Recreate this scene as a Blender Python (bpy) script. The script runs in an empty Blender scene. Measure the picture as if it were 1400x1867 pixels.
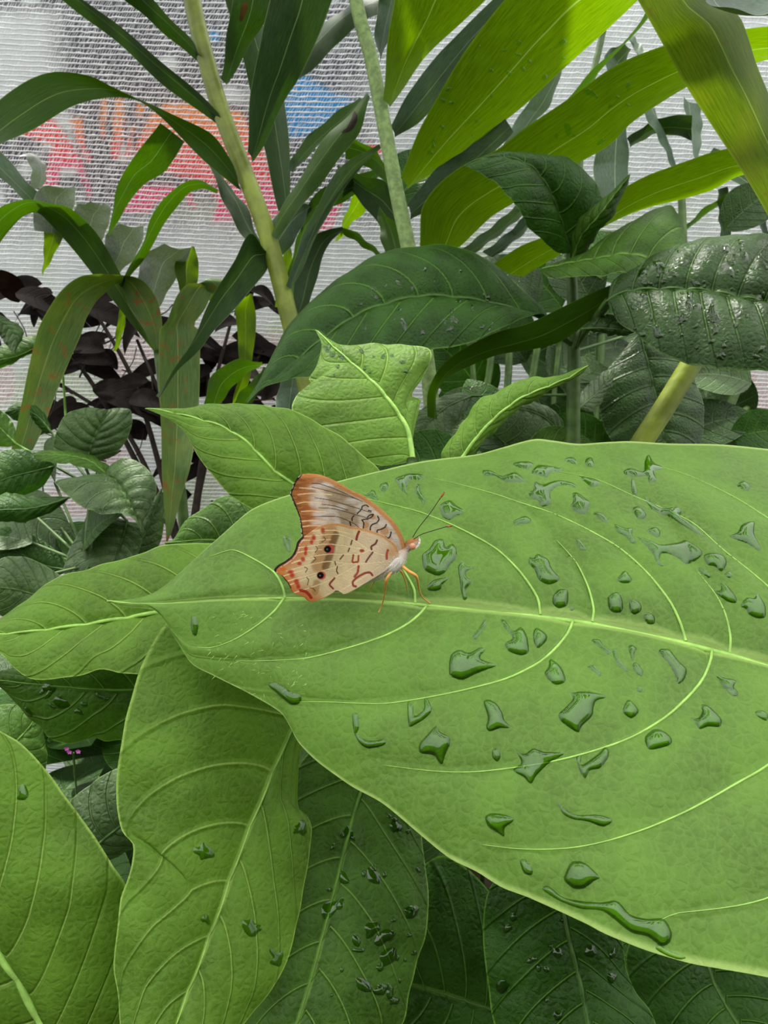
import bpy, math, random
import numpy as np
from mathutils import Vector
from mathutils.bvhtree import BVHTree

random.seed(7)
RNG = np.random.default_rng(7)
scene = bpy.context.scene
COL = scene.collection

# ------------------------------------------------------------------ camera
W, H, FPX = 1400.0, 1867.0, 1400.0
PITCH = math.radians(20)
CAM = np.array([0.0, 0.0, 0.75])
cam_d = bpy.data.cameras.new('camera')
cam_d.sensor_fit = 'VERTICAL'
cam_d.sensor_height = 36.0
cam_d.sensor_width = 27.0
cam_d.lens = 36.0 * FPX / H
cam_d.clip_start = 0.005
cam_d.clip_end = 200
cam_d.dof.use_dof = True
cam_d.dof.focus_distance = 0.185
cam_d.dof.aperture_fstop = 64
cam = bpy.data.objects.new('camera', cam_d)
COL.objects.link(cam)
cam.location = CAM
cam.rotation_euler = (math.pi / 2 - PITCH, 0, 0)
scene.camera = cam
AX = np.array([1.0, 0, 0])
AF = np.array([0, math.cos(PITCH), -math.sin(PITCH)])
AU = np.array([0, math.sin(PITCH), math.cos(PITCH)])

# ------------------------------------------------------------------ sky, sun, exposure
world = bpy.data.worlds.new('overcast_sky')
scene.world = world
world.use_nodes = True
bg = world.node_tree.nodes['Background']
bg.inputs['Color'].default_value = (1.0, 1.0, 0.98, 1)
wt = world.node_tree                                   # overcast sky: zenith three times as bright as the horizon
w_tc = wt.nodes.new('ShaderNodeTexCoord'); w_sp = wt.nodes.new('ShaderNodeSeparateXYZ'); w_mr = wt.nodes.new('ShaderNodeMapRange')
wt.links.new(w_tc.outputs['Generated'], w_sp.inputs[0]); wt.links.new(w_sp.outputs['Z'], w_mr.inputs[0])
w_mr.inputs[1].default_value = 0.0; w_mr.inputs[2].default_value = 1.0; w_mr.inputs[3].default_value = 0.5; w_mr.inputs[4].default_value = 1.5
wt.links.new(w_mr.outputs[0], bg.inputs['Strength'])
sun_d = bpy.data.lights.new('sun', 'SUN')
sun_d.energy = 3.0
sun_d.angle = math.radians(2.5)
sun_d.color = (1.0, 0.96, 0.88)
sun = bpy.data.objects.new('sun', sun_d)
COL.objects.link(sun)
sun_dir = Vector((-0.25, 0.45, 0.86)).normalized()      # towards the sun: high, behind the plants
sun.rotation_euler = sun_dir.to_track_quat('Z', 'Y').to_euler()
sun.location = (0.6, 1.0, 2.5)
vs = scene.view_settings
vs.view_transform = 'Standard'
vs.look = 'None'
vs.gamma = 1.0
vs.use_curve_mapping = False
vs.exposure = 1.28

# ------------------------------------------------------------------ helpers
def px(x, y, d):
    """point seen at photo pixel (x, y) that stands d metres in front of the camera"""
    x = np.asarray(x, float); y = np.asarray(y, float); d = np.asarray(d, float)
    return (CAM + d[..., None] * AF + ((x - W / 2) / FPX * d)[..., None] * AX
            - ((y - H / 2) / FPX * d)[..., None] * AU)

def proj(P):
    q = P - CAM
    d = q @ AF
    return W / 2 + FPX * (q @ AX) / d, H / 2 - FPX * (q @ AU) / d, d

def lin(c):
    return tuple(((v / 255) / 12.92 if v / 255 <= 0.04045 else ((v / 255 + 0.055) / 1.055) ** 2.4) for v in c)

def spline(pts, n, closed=False):
    """Catmull-Rom through pts, resampled to n points of equal arc length"""
    p = np.asarray(pts, float)
    if closed:
        p = np.vstack([p[-1], p, p[0], p[1]])
    else:
        p = np.vstack([2 * p[0] - p[1], p, 2 * p[-1] - p[-2]])
    out = []
    for i in range(1, len(p) - 2):
        t = np.linspace(0, 1, 16, endpoint=False)[:, None]
        a, b, c, e = p[i - 1], p[i], p[i + 1], p[i + 2]
        ta, tb = (c - a) * 0.42, (e - b) * 0.42
        m = np.linalg.norm((c - b)[:2]) + 1e-9
        for q in (ta, tb):
            l = np.linalg.norm(q[:2])
            if l > m: q *= m / l
        out.append((2 * t**3 - 3 * t**2 + 1) * b + (t**3 - 2 * t**2 + t) * ta + (-2 * t**3 + 3 * t**2) * c + (t**3 - t**2) * tb)
    out.append(p[-2][None])
    q = np.vstack(out)
    s = np.concatenate([[0], np.cumsum(np.linalg.norm(np.diff(q[:, :2], axis=0), axis=1))])
    u = np.linspace(0, s[-1], n + 1)[:-1] if closed else np.linspace(0, s[-1], n)
    return np.stack([np.interp(u, s, q[:, k]) for k in range(q.shape[1])], 1)

def mesh_obj(name, V, F, mat, parent=None, smooth=True, uv=None, colors=None):
    me = bpy.data.meshes.new(name)
    off = np.array(parent_loc(parent)) if parent is not None else np.zeros(3)
    V = np.asarray(V, float) - off
    F = np.asarray(F) if not isinstance(F, list) else F
    me.from_pydata(V.tolist(), [], F.tolist() if not isinstance(F, list) else F)
    if uv is not None:
        lay = me.uv_layers.new(name='leaf')
        idx = np.zeros(len(me.loops), int)
        me.loops.foreach_get('vertex_index', idx)
        lay.data.foreach_set('uv', np.asarray(uv, float)[idx].ravel())
    if colors is not None:
        at = me.color_attributes.new('paint', 'FLOAT_COLOR', 'POINT')
        c = np.ones((len(V), 4)); c[:, :3] = colors
        at.data.foreach_set('color', c.ravel())
    if smooth:
        me.polygons.foreach_set('use_smooth', [True] * len(me.polygons))
    if mat is not None: me.materials.append(mat)
    me.update()
    o = bpy.data.objects.new(name, me)
    COL.objects.link(o)
    if parent is not None:
        o.parent = parent
    return o

def parent_loc(o):
    l = np.zeros(3)
    while o is not None:
        l = l + np.array(o.location); o = o.parent
    return l

def tag(o, label=None, cat=None, group=None, kind=None):
    for k, v in (('label', label), ('category', cat), ('group', group), ('kind', kind)):
        if v: o[k] = v
    return o

def thing(name, loc, label, cat, group=None):
    o = bpy.data.objects.new(name, None)
    o.empty_display_size = 0.02
    COL.objects.link(o)
    o.location = loc
    return tag(o, label, cat, group)

def tube_data(P, R, ns=8):
    P = np.asarray(P, float); R = np.broadcast_to(np.asarray(R, float), (len(P),))
    T = np.gradient(P, axis=0); T /= np.linalg.norm(T, axis=1)[:, None] + 1e-12
    ref = np.array([0.31, -0.9, 0.3]);
    if abs(T[0] @ ref) > 0.9 * np.linalg.norm(ref): ref = np.array([1.0, 0.1, 0])
    a = np.cross(T, ref); a /= np.linalg.norm(a, axis=1)[:, None] + 1e-12
    b = np.cross(T, a)
    ang = np.linspace(0, 2 * math.pi, ns, endpoint=False)
    V = P[:, None] + R[:, None, None] * (np.cos(ang)[None, :, None] * a[:, None] + np.sin(ang)[None, :, None] * b[:, None])
    V = V.reshape(-1, 3)
    F = []
    n = len(P)
    for i in range(n - 1):
        for j in range(ns):
            k = (j + 1) % ns
            F.append((i * ns + j, i * ns + k, (i + 1) * ns + k, (i + 1) * ns + j))
    F.append(tuple(range(ns))); F.append(tuple(range((n - 1) * ns, n * ns))[::-1])
    return V, F

def tube(name, P, R, mat, parent=None, ns=8):
    V, F = tube_data(P, R, ns)
    return mesh_obj(name, V, F, mat, parent)

def pxpath(pts, n=24):
    q = spline(pts, n)
    return px(q[:, 0], q[:, 1], q[:, 2])

# ------------------------------------------------------------------ materials
class NT:
    def __init__(s, name):
        s.m = bpy.data.materials.new(name); s.m.use_nodes = True
        s.t = s.m.node_tree; s.t.nodes.clear()
        s.out = s.n('ShaderNodeOutputMaterial')
    def n(s, kind, **kw):
        o = s.t.nodes.new(kind)
        for k, v in kw.items(): setattr(o, k, v)
        return o
    def l(s, a, b): s.t.links.new(a, b)
    def put(s, sock, v):
        if hasattr(v, 'is_linked') or hasattr(v, 'links'): s.l(v, sock)
        else: sock.default_value = v
    def math(s, op, a, b=None, c=None):
        o = s.n('ShaderNodeMath', operation=op)
        s.put(o.inputs[0], a)
        if b is not None: s.put(o.inputs[1], b)
        if c is not None: s.put(o.inputs[2], c)
        return o.outputs[0]
    def ramp(s, v, a, b, lo=0.0, hi=1.0):
        o = s.n('ShaderNodeMapRange', interpolation_type='SMOOTHSTEP')
        s.put(o.inputs[0], v)
        for k, w in zip((1, 2, 3, 4), (a, b, lo, hi)): o.inputs[k].default_value = w
        return o.outputs[0]
    def mix(s, f, a, b):
        o = s.n('ShaderNodeMix', data_type='RGBA')
        s.put(o.inputs[0], f)
        s.put(o.inputs[6], a if not isinstance(a, tuple) else (*a[:3], 1))
        s.put(o.inputs[7], b if not isinstance(b, tuple) else (*b[:3], 1))
        return o.outputs[2]
    def noise(s, vec, scale, detail=3.0, rough=0.55):
        o = s.n('ShaderNodeTexNoise')
        s.l(vec, o.inputs['Vector'])
        o.inputs['Scale'].default_value = scale
        o.inputs['Detail'].default_value = detail
        o.inputs['Roughness'].default_value = rough
        return o.outputs[0]

def finish_leaf(t, col, trans_col, tw, rough, spec, height, bump, dist=0.0006, sheen=0.0):
    p = t.n('ShaderNodeBsdfPrincipled')
    t.put(p.inputs['Base Color'], col)
    t.put(p.inputs['Roughness'], rough)
    p.inputs['Specular IOR Level'].default_value = spec * 0.72
    p.inputs['Sheen Weight'].default_value = sheen
    p.inputs['Sheen Roughness'].default_value = 0.6
    tr = t.n('ShaderNodeBsdfTranslucent')
    t.put(tr.inputs['Color'], trans_col)
    if height is not None:
        b = t.n('ShaderNodeBump')
        b.inputs['Strength'].default_value = bump
        b.inputs['Distance'].default_value = dist
        t.l(height, b.inputs['Height'])
        t.l(b.outputs[0], p.inputs['Normal'])
    mx = t.n('ShaderNodeMixShader')
    t.put(mx.inputs[0], tw)
    t.l(p.outputs[0], mx.inputs[1]); t.l(tr.outputs[0], mx.inputs[2])
    t.l(mx.outputs[0], t.out.inputs[0])

def broad_mat(name, col, vein, trans, tw=0.3, rough=0.42, spec=0.5, vw=0.05, bump=0.6, cell=420.0, wet=0.0, sheen=0.0, var=1.0):
    col = tuple(c * ALB for c in col); trans = tuple(c * ALB for c in trans)
    t = NT(name)
    uv = t.n('ShaderNodeUVMap', uv_map='leaf')
    sp = t.n('ShaderNodeSeparateXYZ'); t.l(uv.outputs[0], sp.inputs[0])
    tc = t.n('ShaderNodeTexCoord').outputs['Object']
    fr = t.math('FRACT', sp.outputs[0])
    dist = t.math('SUBTRACT', 0.5, t.math('ABSOLUTE', t.math('SUBTRACT', fr, 0.5)))
    va = t.math('ABSOLUTE', sp.outputs[1])
    edgefade = t.ramp(va, 0.55, 0.98, 1.0, 0.0)
    vm = t.math('MULTIPLY', t.ramp(dist, vw * 0.25, vw, 1.0, 0.0), edgefade)
    mm = t.ramp(va, 0.012, 0.035, 1.0, 0.0)
    vm = t.math('MAXIMUM', vm, mm)
    margin = t.ramp(va, 0.975, 0.995, 0.0, 0.75)
    vo = t.n('ShaderNodeTexVoronoi', feature='DISTANCE_TO_EDGE')
    wob = t.n('ShaderNodeVectorMath', operation='ADD')
    nz = t.n('ShaderNodeTexNoise'); t.l(tc, nz.inputs['Vector']); nz.inputs['Scale'].default_value = cell * 0.8
    sc = t.n('ShaderNodeVectorMath', operation='SCALE'); t.l(nz.outputs['Color'], sc.inputs[0]); sc.inputs['Scale'].default_value = 1.0 / cell
    t.l(tc, wob.inputs[0]); t.l(sc.outputs[0], wob.inputs[1])
    t.l(wob.outputs[0], vo.inputs['Vector']); vo.inputs['Scale'].default_value = cell
    net = t.ramp(vo.outputs['Distance'], 0.0, 0.10, 1.0, 0.0)
    n1 = t.noise(tc, 55.0); n2 = t.noise(tc, 900.0, 2.0); n3 = t.noise(tc, 4000.0, 1.0)
    dark = tuple(c * 0.62 for c in col); light = tuple(min(1, c * 1.32 + 0.01) for c in col)
    c = t.mix(t.ramp(n1, 0.3, 0.7, 0.5 - 0.5 * var, 0.5 + 0.5 * var), dark, light)
    c = t.mix(t.ramp(n2, 0.35, 0.7, 0.0, 0.35), c, light)
    c = t.mix(t.math('MULTIPLY', net, 0.07), c, vein)
    c = t.mix(t.math('MULTIPLY', vm, 0.6), c, vein)
    c = t.mix(margin, c, vein)
    h = t.math('ADD', t.math('MULTIPLY', t.ramp(vo.outputs['Distance'], 0.0, 0.35), 0.3),
               t.math('ADD', t.ramp(dist, 0.0, 0.09), t.math('ADD', t.math('MULTIPLY', n2, 0.25), t.math('MULTIPLY', n3, 0.16))))
    r = t.ramp(n1, 0.3, 0.7, rough - 0.05, rough + 0.08)
    if wet:
        r = t.math('MULTIPLY', r, t.ramp(t.noise(tc, 160.0, 4.0), 0.48, 0.56, 1.0, 1.0 - wet))
    tcol = t.mix(t.math('MULTIPLY', vm, 0.5), t.mix(t.ramp(n1, 0.3, 0.7), tuple(c * 0.75 for c in trans), trans), vein)
    finish_leaf(t, c, tcol, tw, r, spec, h, bump, sheen=sheen)
    return t.m

def strap_mat(name, col, line, trans, tw=0.35, rough=0.45, spec=0.4, spots=0.0, spot_col=(0.12, 0.05, 0.01), yellow=0.0, wet=0.0):
    col = tuple(c * ALB for c in col); trans = tuple(c * ALB for c in trans)
    t = NT(name)
    uv = t.n('ShaderNodeUVMap', uv_map='leaf')
    sp = t.n('ShaderNodeSeparateXYZ'); t.l(uv.outputs[0], sp.inputs[0])
    tc = t.n('ShaderNodeTexCoord').outputs['Object']
    va = t.math('ABSOLUTE', sp.outputs[1])
    cb = t.n('ShaderNodeCombineXYZ')
    t.l(t.math('MULTIPLY', sp.outputs[0], 1.2), cb.inputs[0]); t.l(t.math('MULTIPLY', sp.outputs[1], 14.0), cb.inputs[1])
    st = t.noise(cb.outputs[0], 2.2, 4.0, 0.7)
    n1 = t.noise(tc, 40.0); n2 = t.noise(tc, 130.0, 3.0)
    dark = tuple(c * 0.62 for c in col); light = tuple(min(1, c * 1.45 + 0.006) for c in col)
    c = t.mix(t.ramp(st, 0.3, 0.7), dark, light)
    c = t.mix(t.ramp(n1, 0.35, 0.7, 0.0, 0.4), c, dark)
    mid = t.ramp(va, 0.006, 0.022, 1.0, 0.0)
    mar = t.ramp(va, 0.96, 0.99, 0.0, 0.6)
    c = t.mix(t.math('MULTIPLY', mid, 0.8), c, line)
    c = t.mix(mar, c, line)
    tcol = t.mix(t.ramp(st, 0.25, 0.75), tuple(c * 0.55 for c in trans), trans)
    tcol = t.mix(t.math('MULTIPLY', mid, 0.6), tcol, tuple(min(1, c * 1.3 + 0.1) for c in trans))
    if yellow:
        ym = t.math('MULTIPLY', t.ramp(t.noise(tc, 45.0, 4.0), 0.45, 0.7), yellow)
        c = t.mix(ym, c, lin((150, 150, 40))); tcol = t.mix(ym, tcol, lin((190, 180, 50)))
    if spots:
        sm = t.math('MULTIPLY', t.ramp(n2, 0.66 - 0.1 * spots, 0.74 - 0.06 * spots), spots)
        c = t.mix(sm, c, spot_col); tcol = t.mix(sm, tcol, spot_col)
    r = rough
    if wet: r = t.ramp(t.noise(tc, 200.0, 3.0), 0.45, 0.6, rough, rough * (1 - wet))
    finish_leaf(t, c, tcol, tw, r, spec, st, 0.35, 0.0005)
    return t.m

def plain_mat(name, col, rough=0.5, spec=0.4, var=0.35, scale=80.0, bump=0.3):
    t = NT(name)
    tc = t.n('ShaderNodeTexCoord').outputs['Object']
    n = t.noise(tc, scale, 4.0)
    p = t.n('ShaderNodeBsdfPrincipled')
    t.l(t.mix(t.ramp(n, 0.3, 0.7), tuple(c * (1 - var) for c in col), tuple(min(1, c * (1 + var)) for c in col)), p.inputs['Base Color'])
    p.inputs['Roughness'].default_value = rough
    p.inputs['Specular IOR Level'].default_value = spec
    b = t.n('ShaderNodeBump'); b.inputs['Strength'].default_value = bump; b.inputs['Distance'].default_value = 0.002
    t.l(n, b.inputs['Height']); t.l(b.outputs[0], p.inputs['Normal'])
    t.l(p.outputs[0], t.out.inputs[0])
    return t.m

def paint_mat(name, rough=0.6, tw=0.0, spec=0.3, bump_scale=0.0):
    t = NT(name)
    a = t.n('ShaderNodeAttribute', attribute_name='paint').outputs['Color']
    h = None
    if bump_scale:
        tc = t.n('ShaderNodeTexCoord').outputs['Object']
        h = t.noise(tc, bump_scale, 3.0)
    finish_leaf(t, a, a, tw, rough, spec, h, 0.3)
    return t.m

def water_mat():
    t = NT('water')
    tr = t.n('ShaderNodeBsdfTransparent'); tr.inputs['Color'].default_value = (0.70, 0.90, 0.30, 1)
    g = t.n('ShaderNodeBsdfGlossy'); g.inputs['Roughness'].default_value = 0.03; g.inputs['Color'].default_value = (1, 1, 1, 1)
    f = t.n('ShaderNodeFresnel'); f.inputs['IOR'].default_value = 1.5
    m = t.n('ShaderNodeMixShader')
    t.l(f.outputs[0], m.inputs[0]); t.l(tr.outputs[0], m.inputs[1]); t.l(g.outputs[0], m.inputs[2])
    t.l(m.outputs[0], t.out.inputs[0])
    return t.m

ALB = 0.52
M = {}
M['hero'] = broad_mat('bright_green_leaf', lin((122, 170, 58)), lin((168, 196, 110)), lin((130, 190, 24)), tw=0.26, rough=0.5, spec=0.34, vw=0.001, bump=0.4, var=0.5)
M['bright'] = broad_mat('fresh_green_leaf', lin((118, 166, 46)), lin((158, 190, 92)), lin((130, 190, 20)), tw=0.28, rough=0.5, spec=0.28, vw=0.028, bump=0.7, var=0.7)
M['mid'] = broad_mat('mid_green_leaf', lin((86, 132, 36)), lin((134, 172, 78)), lin((90, 150, 15)), tw=0.25, rough=0.45, spec=0.28, vw=0.028, bump=0.7)
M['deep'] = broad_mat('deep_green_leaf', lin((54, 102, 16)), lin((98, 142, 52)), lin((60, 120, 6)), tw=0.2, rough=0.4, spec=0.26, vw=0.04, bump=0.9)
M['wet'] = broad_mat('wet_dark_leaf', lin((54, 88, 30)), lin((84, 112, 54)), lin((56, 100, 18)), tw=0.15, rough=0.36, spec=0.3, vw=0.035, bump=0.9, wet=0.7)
M['shade'] = broad_mat('grey_green_leaf', lin((88, 120, 62)), lin((120, 146, 92)), lin((64, 110, 18)), tw=0.15, rough=0.38, spec=0.4, vw=0.035, bump=0.9)  # dull grey-green blade colour
M['purple'] = broad_mat('dark_purple_leaf', lin((24, 17, 13)), lin((34, 25, 20)), lin((60, 34, 12)), tw=0.1, rough=0.7, spec=0.03, vw=0.03, bump=0.4)
M['st_dark'] = strap_mat('dark_strap_leaf', lin((56, 88, 40)), lin((140, 165, 105)), lin((66, 108, 10)), tw=0.3, spec=0.3)
M['st_glauc'] = strap_mat('grey_green_strap_leaf', lin((104, 132, 104)), lin((170, 190, 150)), lin((86, 122, 44)), tw=0.2, rough=0.42, spec=0.4)
M['st_skysheen'] = strap_mat('sky_sheen_strap_leaf', lin((208, 216, 206)), lin((225, 230, 220)), lin((110, 140, 60)), tw=0.15, rough=0.34, spec=0.6)  # bright sky reflection on the upturned leaf tops painted into the base colour
M['st_back'] = strap_mat('backlit_tint_strap_leaf', lin((86, 122, 10)), lin((160, 176, 60)), lin((150, 200, 4)), tw=0.55, rough=0.42, spec=0.25, wet=0.3)  # backlit glow put into the bright yellow-green colour
M['st_spot'] = strap_mat('spotted_strap_leaf', lin((96, 130, 14)), lin((170, 185, 80)), lin((150, 190, 6)), tw=0.6, rough=0.42, spec=0.25, yellow=0.12, spots=0.3)
M['st_old'] = strap_mat('ageing_strap_leaf', lin((112, 146, 74)), lin((160, 170, 100)), lin((120, 160, 25)), tw=0.35, spec=0.3, yellow=0.12, spots=0.8, spot_col=lin((130, 80, 36)))
M['st_green'] = strap_mat('green_strap_leaf', lin((60, 98, 14)), lin((126, 154, 66)), lin((94, 148, 4)), tw=0.4, spec=0.25)
M['stalk'] = plain_mat('ginger_stalk', lin((122, 136, 44)), 0.4, 0.4, 0.3, 60)
M['stalk2'] = plain_mat('pale_stalk', lin((128, 152, 92)), 0.6, 0.3, 0.25, 300)
M['stem'] = plain_mat('green_stem', lin((66, 92, 38)), 0.5, 0.4, 0.3, 120)
M['twig'] = plain_mat('dark_twig', lin((44, 34, 28)), 0.7, 0.2, 0.4, 120)
M['rib'] = plain_mat('pale_midrib', lin((142, 184, 86)), 0.5, 0.3, 0.18, 300, 0.15)
M['rib_d'] = plain_mat('green_midrib', lin((92, 132, 50)), 0.5, 0.25, 0.2, 300, 0.15)
M['rib_s'] = plain_mat('dull_midrib', lin((66, 96, 44)), 0.5, 0.25, 0.2, 300, 0.15)
M['soil'] = plain_mat('soil', lin((46, 38, 30)), 0.9, 0.1, 0.5, 60, 0.8)
M['water'] = water_mat()
RIB = {'hero': 'rib', 'bright': 'rib', 'mid': 'rib_d', 'deep': 'rib_s', 'wet': 'rib_s', 'shade': 'rib_s', 'purple': 'twig'}

# ------------------------------------------------------------------ leaf builders
class Surf:
    """a leaf surface: grid of points with normals, (s, v) coordinates and a ray caster"""
    pass

def grid_faces(nu, nv):
    i = np.arange(nu - 1)[:, None] * nv + np.arange(nv - 1)[None]
    i = i.ravel()
    return np.stack([i, i + 1, i + nv + 1, i + nv], 1)

def grid_normals(G):
    du = np.gradient(G, axis=0); dv = np.gradient(G, axis=1)
    n = np.cross(du, dv)
    return n / (np.linalg.norm(n, axis=2)[..., None] + 1e-12)

def leaf_surface(mid, left, right, dl, dr, nu, nv, bulge, fold=0.0, droop=0.0):
    m = spline(mid, nu)
    tip, base = tuple(mid[-1]), tuple(mid[0])
    def edge(e, dd):
        e = [tuple(p[:2]) for p in e]
        q = spline([base[:2]] + e + [tip[:2]], nu)
        u = np.linspace(0, 1, nu)
        prof = np.sin(math.pi * np.clip(u, 0, 1)) ** 0.6
        if np.ndim(dd):
            off = np.interp(u, np.linspace(0, 1, len(dd)), dd)
        else:
            off = dd * prof
        return px(q[:, 0], q[:, 1], m[:, 2] + off)
    Mw = px(m[:, 0], m[:, 1], m[:, 2])
    L, R = edge(left, dl), edge(right, dr)
    v = np.linspace(-1, 1, nv)
    t = np.abs(v)
    G = np.where((v < 0)[None, :, None], Mw[:, None] + (L - Mw)[:, None] * t[None, :, None], Mw[:, None] + (R - Mw)[:, None] * t[None, :, None])
    n = grid_normals(G)
    c = n[nu // 2, nv // 2]
    flip = c @ (CAM - G[nu // 2, nv // 2]) < 0
    if flip: n = -n
    half = np.where((v < 0)[None, :], np.linalg.norm(L - Mw, axis=1)[:, None], np.linalg.norm(R - Mw, axis=1)[:, None])
    G = G + n * (half * bulge * (4 * t * (1 - t))[None])[..., None]
    return G, n, v, t, half

def ripple(u, v, ph):
    return np.sin(u * 23 + ph) * 0.5 + np.sin(u * 41 + ph * 2.3) * 0.3 + np.sin(u * 71 + ph * 1.7) * 0.2

SURF = {}
def LF(plant, style, mid, left, right, d=None, dl=0.004, dr=0.004, N=8, k=0.22, bulge=0.10, quilt=0.0007, nu=64, nv=33,
       petiole=None, name='leaf', label=None, rib=0.0007, veins=None, key=None, edge_wave=0.0012, pet_r=None):
    """broad leaf with a midrib, side veins and quilted blade; mid/left/right run base to tip"""
    mid = [tuple(p) for p in mid]
    if d is not None:
        q = np.array([p[:2] for p in mid], float)
        s = np.concatenate([[0], np.cumsum(np.linalg.norm(np.diff(q, axis=0), axis=1))]); s /= s[-1]
        dd = np.interp(s, np.linspace(0, 1, len(d)), d)
        mid = [(p[0], p[1], e) for p, e in zip(mid, dd)]
    G, n, v, t, half = leaf_surface(mid, left, right, dl, dr, nu, nv, bulge)
    u = np.linspace(0, 1, nu)
    U, T = np.meshgrid(u, t, indexing='ij'); V2 = np.broadcast_to(v[None], U.shape)
    if veins is None:
        S = N * (U - k * T ** 1.25) + np.where(V2 > 0, 0.45, 0.0)
    else:
        X, Y, _ = proj(G)
        S = np.zeros_like(U)
        for side, lines in ((-1, veins[0]), (1, veins[1])):
            msk = (v < 0) if side < 0 else (v > 0)
            jj = np.where(msk)[0]
            tabs = []
            for ln in lines[::-1]:
                q = spline(ln, 24)
                us, ts = [], []
                for a, b in q[:, :2]:
                    dd = (X[:, jj] - a) ** 2 + (Y[:, jj] - b) ** 2
                    i, j = np.unravel_index(np.argmin(dd), dd.shape)
                    us.append(u[i]); ts.append(t[jj][j])
                ts = np.maximum.accumulate(np.array(ts)); us = np.array(us)
                ts[0] = 0
                ts = ts + np.arange(len(ts)) * 1e-6
                tabs.append((ts, us))
            tj = t[jj]
            uk = np.stack([np.interp(tj, a, b) + np.clip(tj - a[-1], 0, 1) * 0.25 for a, b in tabs])   # k x nj
            uk = np.maximum.accumulate(uk + np.arange(len(tabs))[:, None] * 1e-3, axis=0)
            K = np.arange(1, len(tabs) + 1)
            for c, j in enumerate(jj):
                xs = np.concatenate([[uk[0, c] - 0.2], uk[:, c], [uk[-1, c] + 0.2]])
                S[:, j] = np.interp(u, xs, np.concatenate([[0], K, [len(K) + 1]]))
    fr = S - np.floor(S)
    env = np.clip(np.sin(math.pi * np.clip(U, 0, 1)), 0, 1) ** 0.5 * np.clip(1.15 - T, 0, 1)
    hgt = quilt * (np.abs(np.sin(math.pi * fr)) ** 0.6) * env
    hgt = hgt - quilt * 0.8 * np.exp(-(T / 0.07) ** 2) * np.sin(math.pi * U)
    ph = random.random() * 10
    wave = edge_wave * ripple(U, V2, ph + V2) * T ** 2 * np.sin(math.pi * U)
    G = G + n * (hgt + wave)[..., None]
    F = grid_faces(nu, nv)
    o = mesh_obj(name, G.reshape(-1, 3), F, M[style], plant, uv=np.stack([S.ravel(), V2.ravel()], 1))
    if label: o['label'] = label
    j = nv // 2
    if rib:
        nn = n[:, j]
        P = G[:, j] + nn * rib * 0.25
        R = rib * (1 - 0.8 * u) 
        if petiole is not None:
            e = np.array(petiole)
            w = np.linspace(0, 1, 8)[:-1, None]
            P = np.vstack([e + (P[0] - e) * w, P]); R = np.concatenate([np.full(7, pet_r or rib * 1.15), R])
        r = tube('midrib', P, R, M[RIB.get(style, 'rib_d')], o, 6)
    s = Surf(); s.G, s.n, s.o, s.u, s.v, s.S = G, n, o, u, v, S
    s.bvh = BVHTree.FromPolygons([tuple(p) for p in G.reshape(-1, 3)], [tuple(f) for f in F])
    if key: SURF[key] = s
    return s

def RB(plant, style, A, B, d, tw=0.012, nu=56, nv=13, gut=0.12, name='leaf', label=None, key=None):
    """strap leaf between two traced edges A and B (base to tip); d = depths along it, tw = how far edge B stands behind A"""
    A, B = list(A), list(B)
    ea, eb = np.array(A[-1], float), np.array(B[-1], float)
    if (ea[1] < -5 and eb[1] < -5) or (ea[0] < -20 and eb[0] < -20) or (ea[0] > 1405 and eb[0] > 1405):
        dv = (ea - np.array(A[-2], float)) + (eb - np.array(B[-2], float)); dv /= np.linalg.norm(dv) + 1e-9   # carry the blade on to a point outside the frame
        tip = (ea + eb) / 2 + dv * max(40.0, 0.8 * np.linalg.norm(ea - eb))
        A.append(tuple(tip)); B.append(tuple(tip + [1.0, 1.0]))
    a, b = spline(A, nu), spline(B, nu)
    u = np.linspace(0, 1, nu)
    dm = np.interp(u, np.linspace(0, 1, len(d)), d)
    tws = np.interp(u, np.linspace(0, 1, len(tw)), tw) if np.ndim(tw) else np.full(nu, tw)
    PA, PB = px(a[:, 0], a[:, 1], dm - tws / 2), px(b[:, 0], b[:, 1], dm + tws / 2)
    v = np.linspace(-1, 1, nv)
    G = PA[:, None] * (0.5 - v / 2)[None, :, None] + PB[:, None] * (0.5 + v / 2)[None, :, None]
    n = grid_normals(G)
    wd = np.linalg.norm(PA - PB, axis=1)
    ph = random.random() * 9
    G = G - n * (wd[:, None] * gut * (1 - np.abs(v) ** 1.5)[None])[..., None]
    G = G + n * (0.0008 * np.sin(u * 17 + ph)[:, None] * (v ** 2)[None])[..., None]
    U = np.broadcast_to((u * 6 + ph)[:, None], (nu, nv)); V2 = np.broadcast_to(v[None], (nu, nv))
    F = grid_faces(nu, nv)
    o = mesh_obj(name, G.reshape(-1, 3), F, M[style], plant, uv=np.stack([U.ravel(), V2.ravel()], 1))
    if label: o['label'] = label
    s = Surf(); s.G, s.n, s.o, s.u, s.v = G, n, o, u, v
    s.bvh = BVHTree.FromPolygons([tuple(p) for p in G.reshape(-1, 3)], [tuple(f) for f in F])
    if key: SURF[key] = s
    return s

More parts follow.
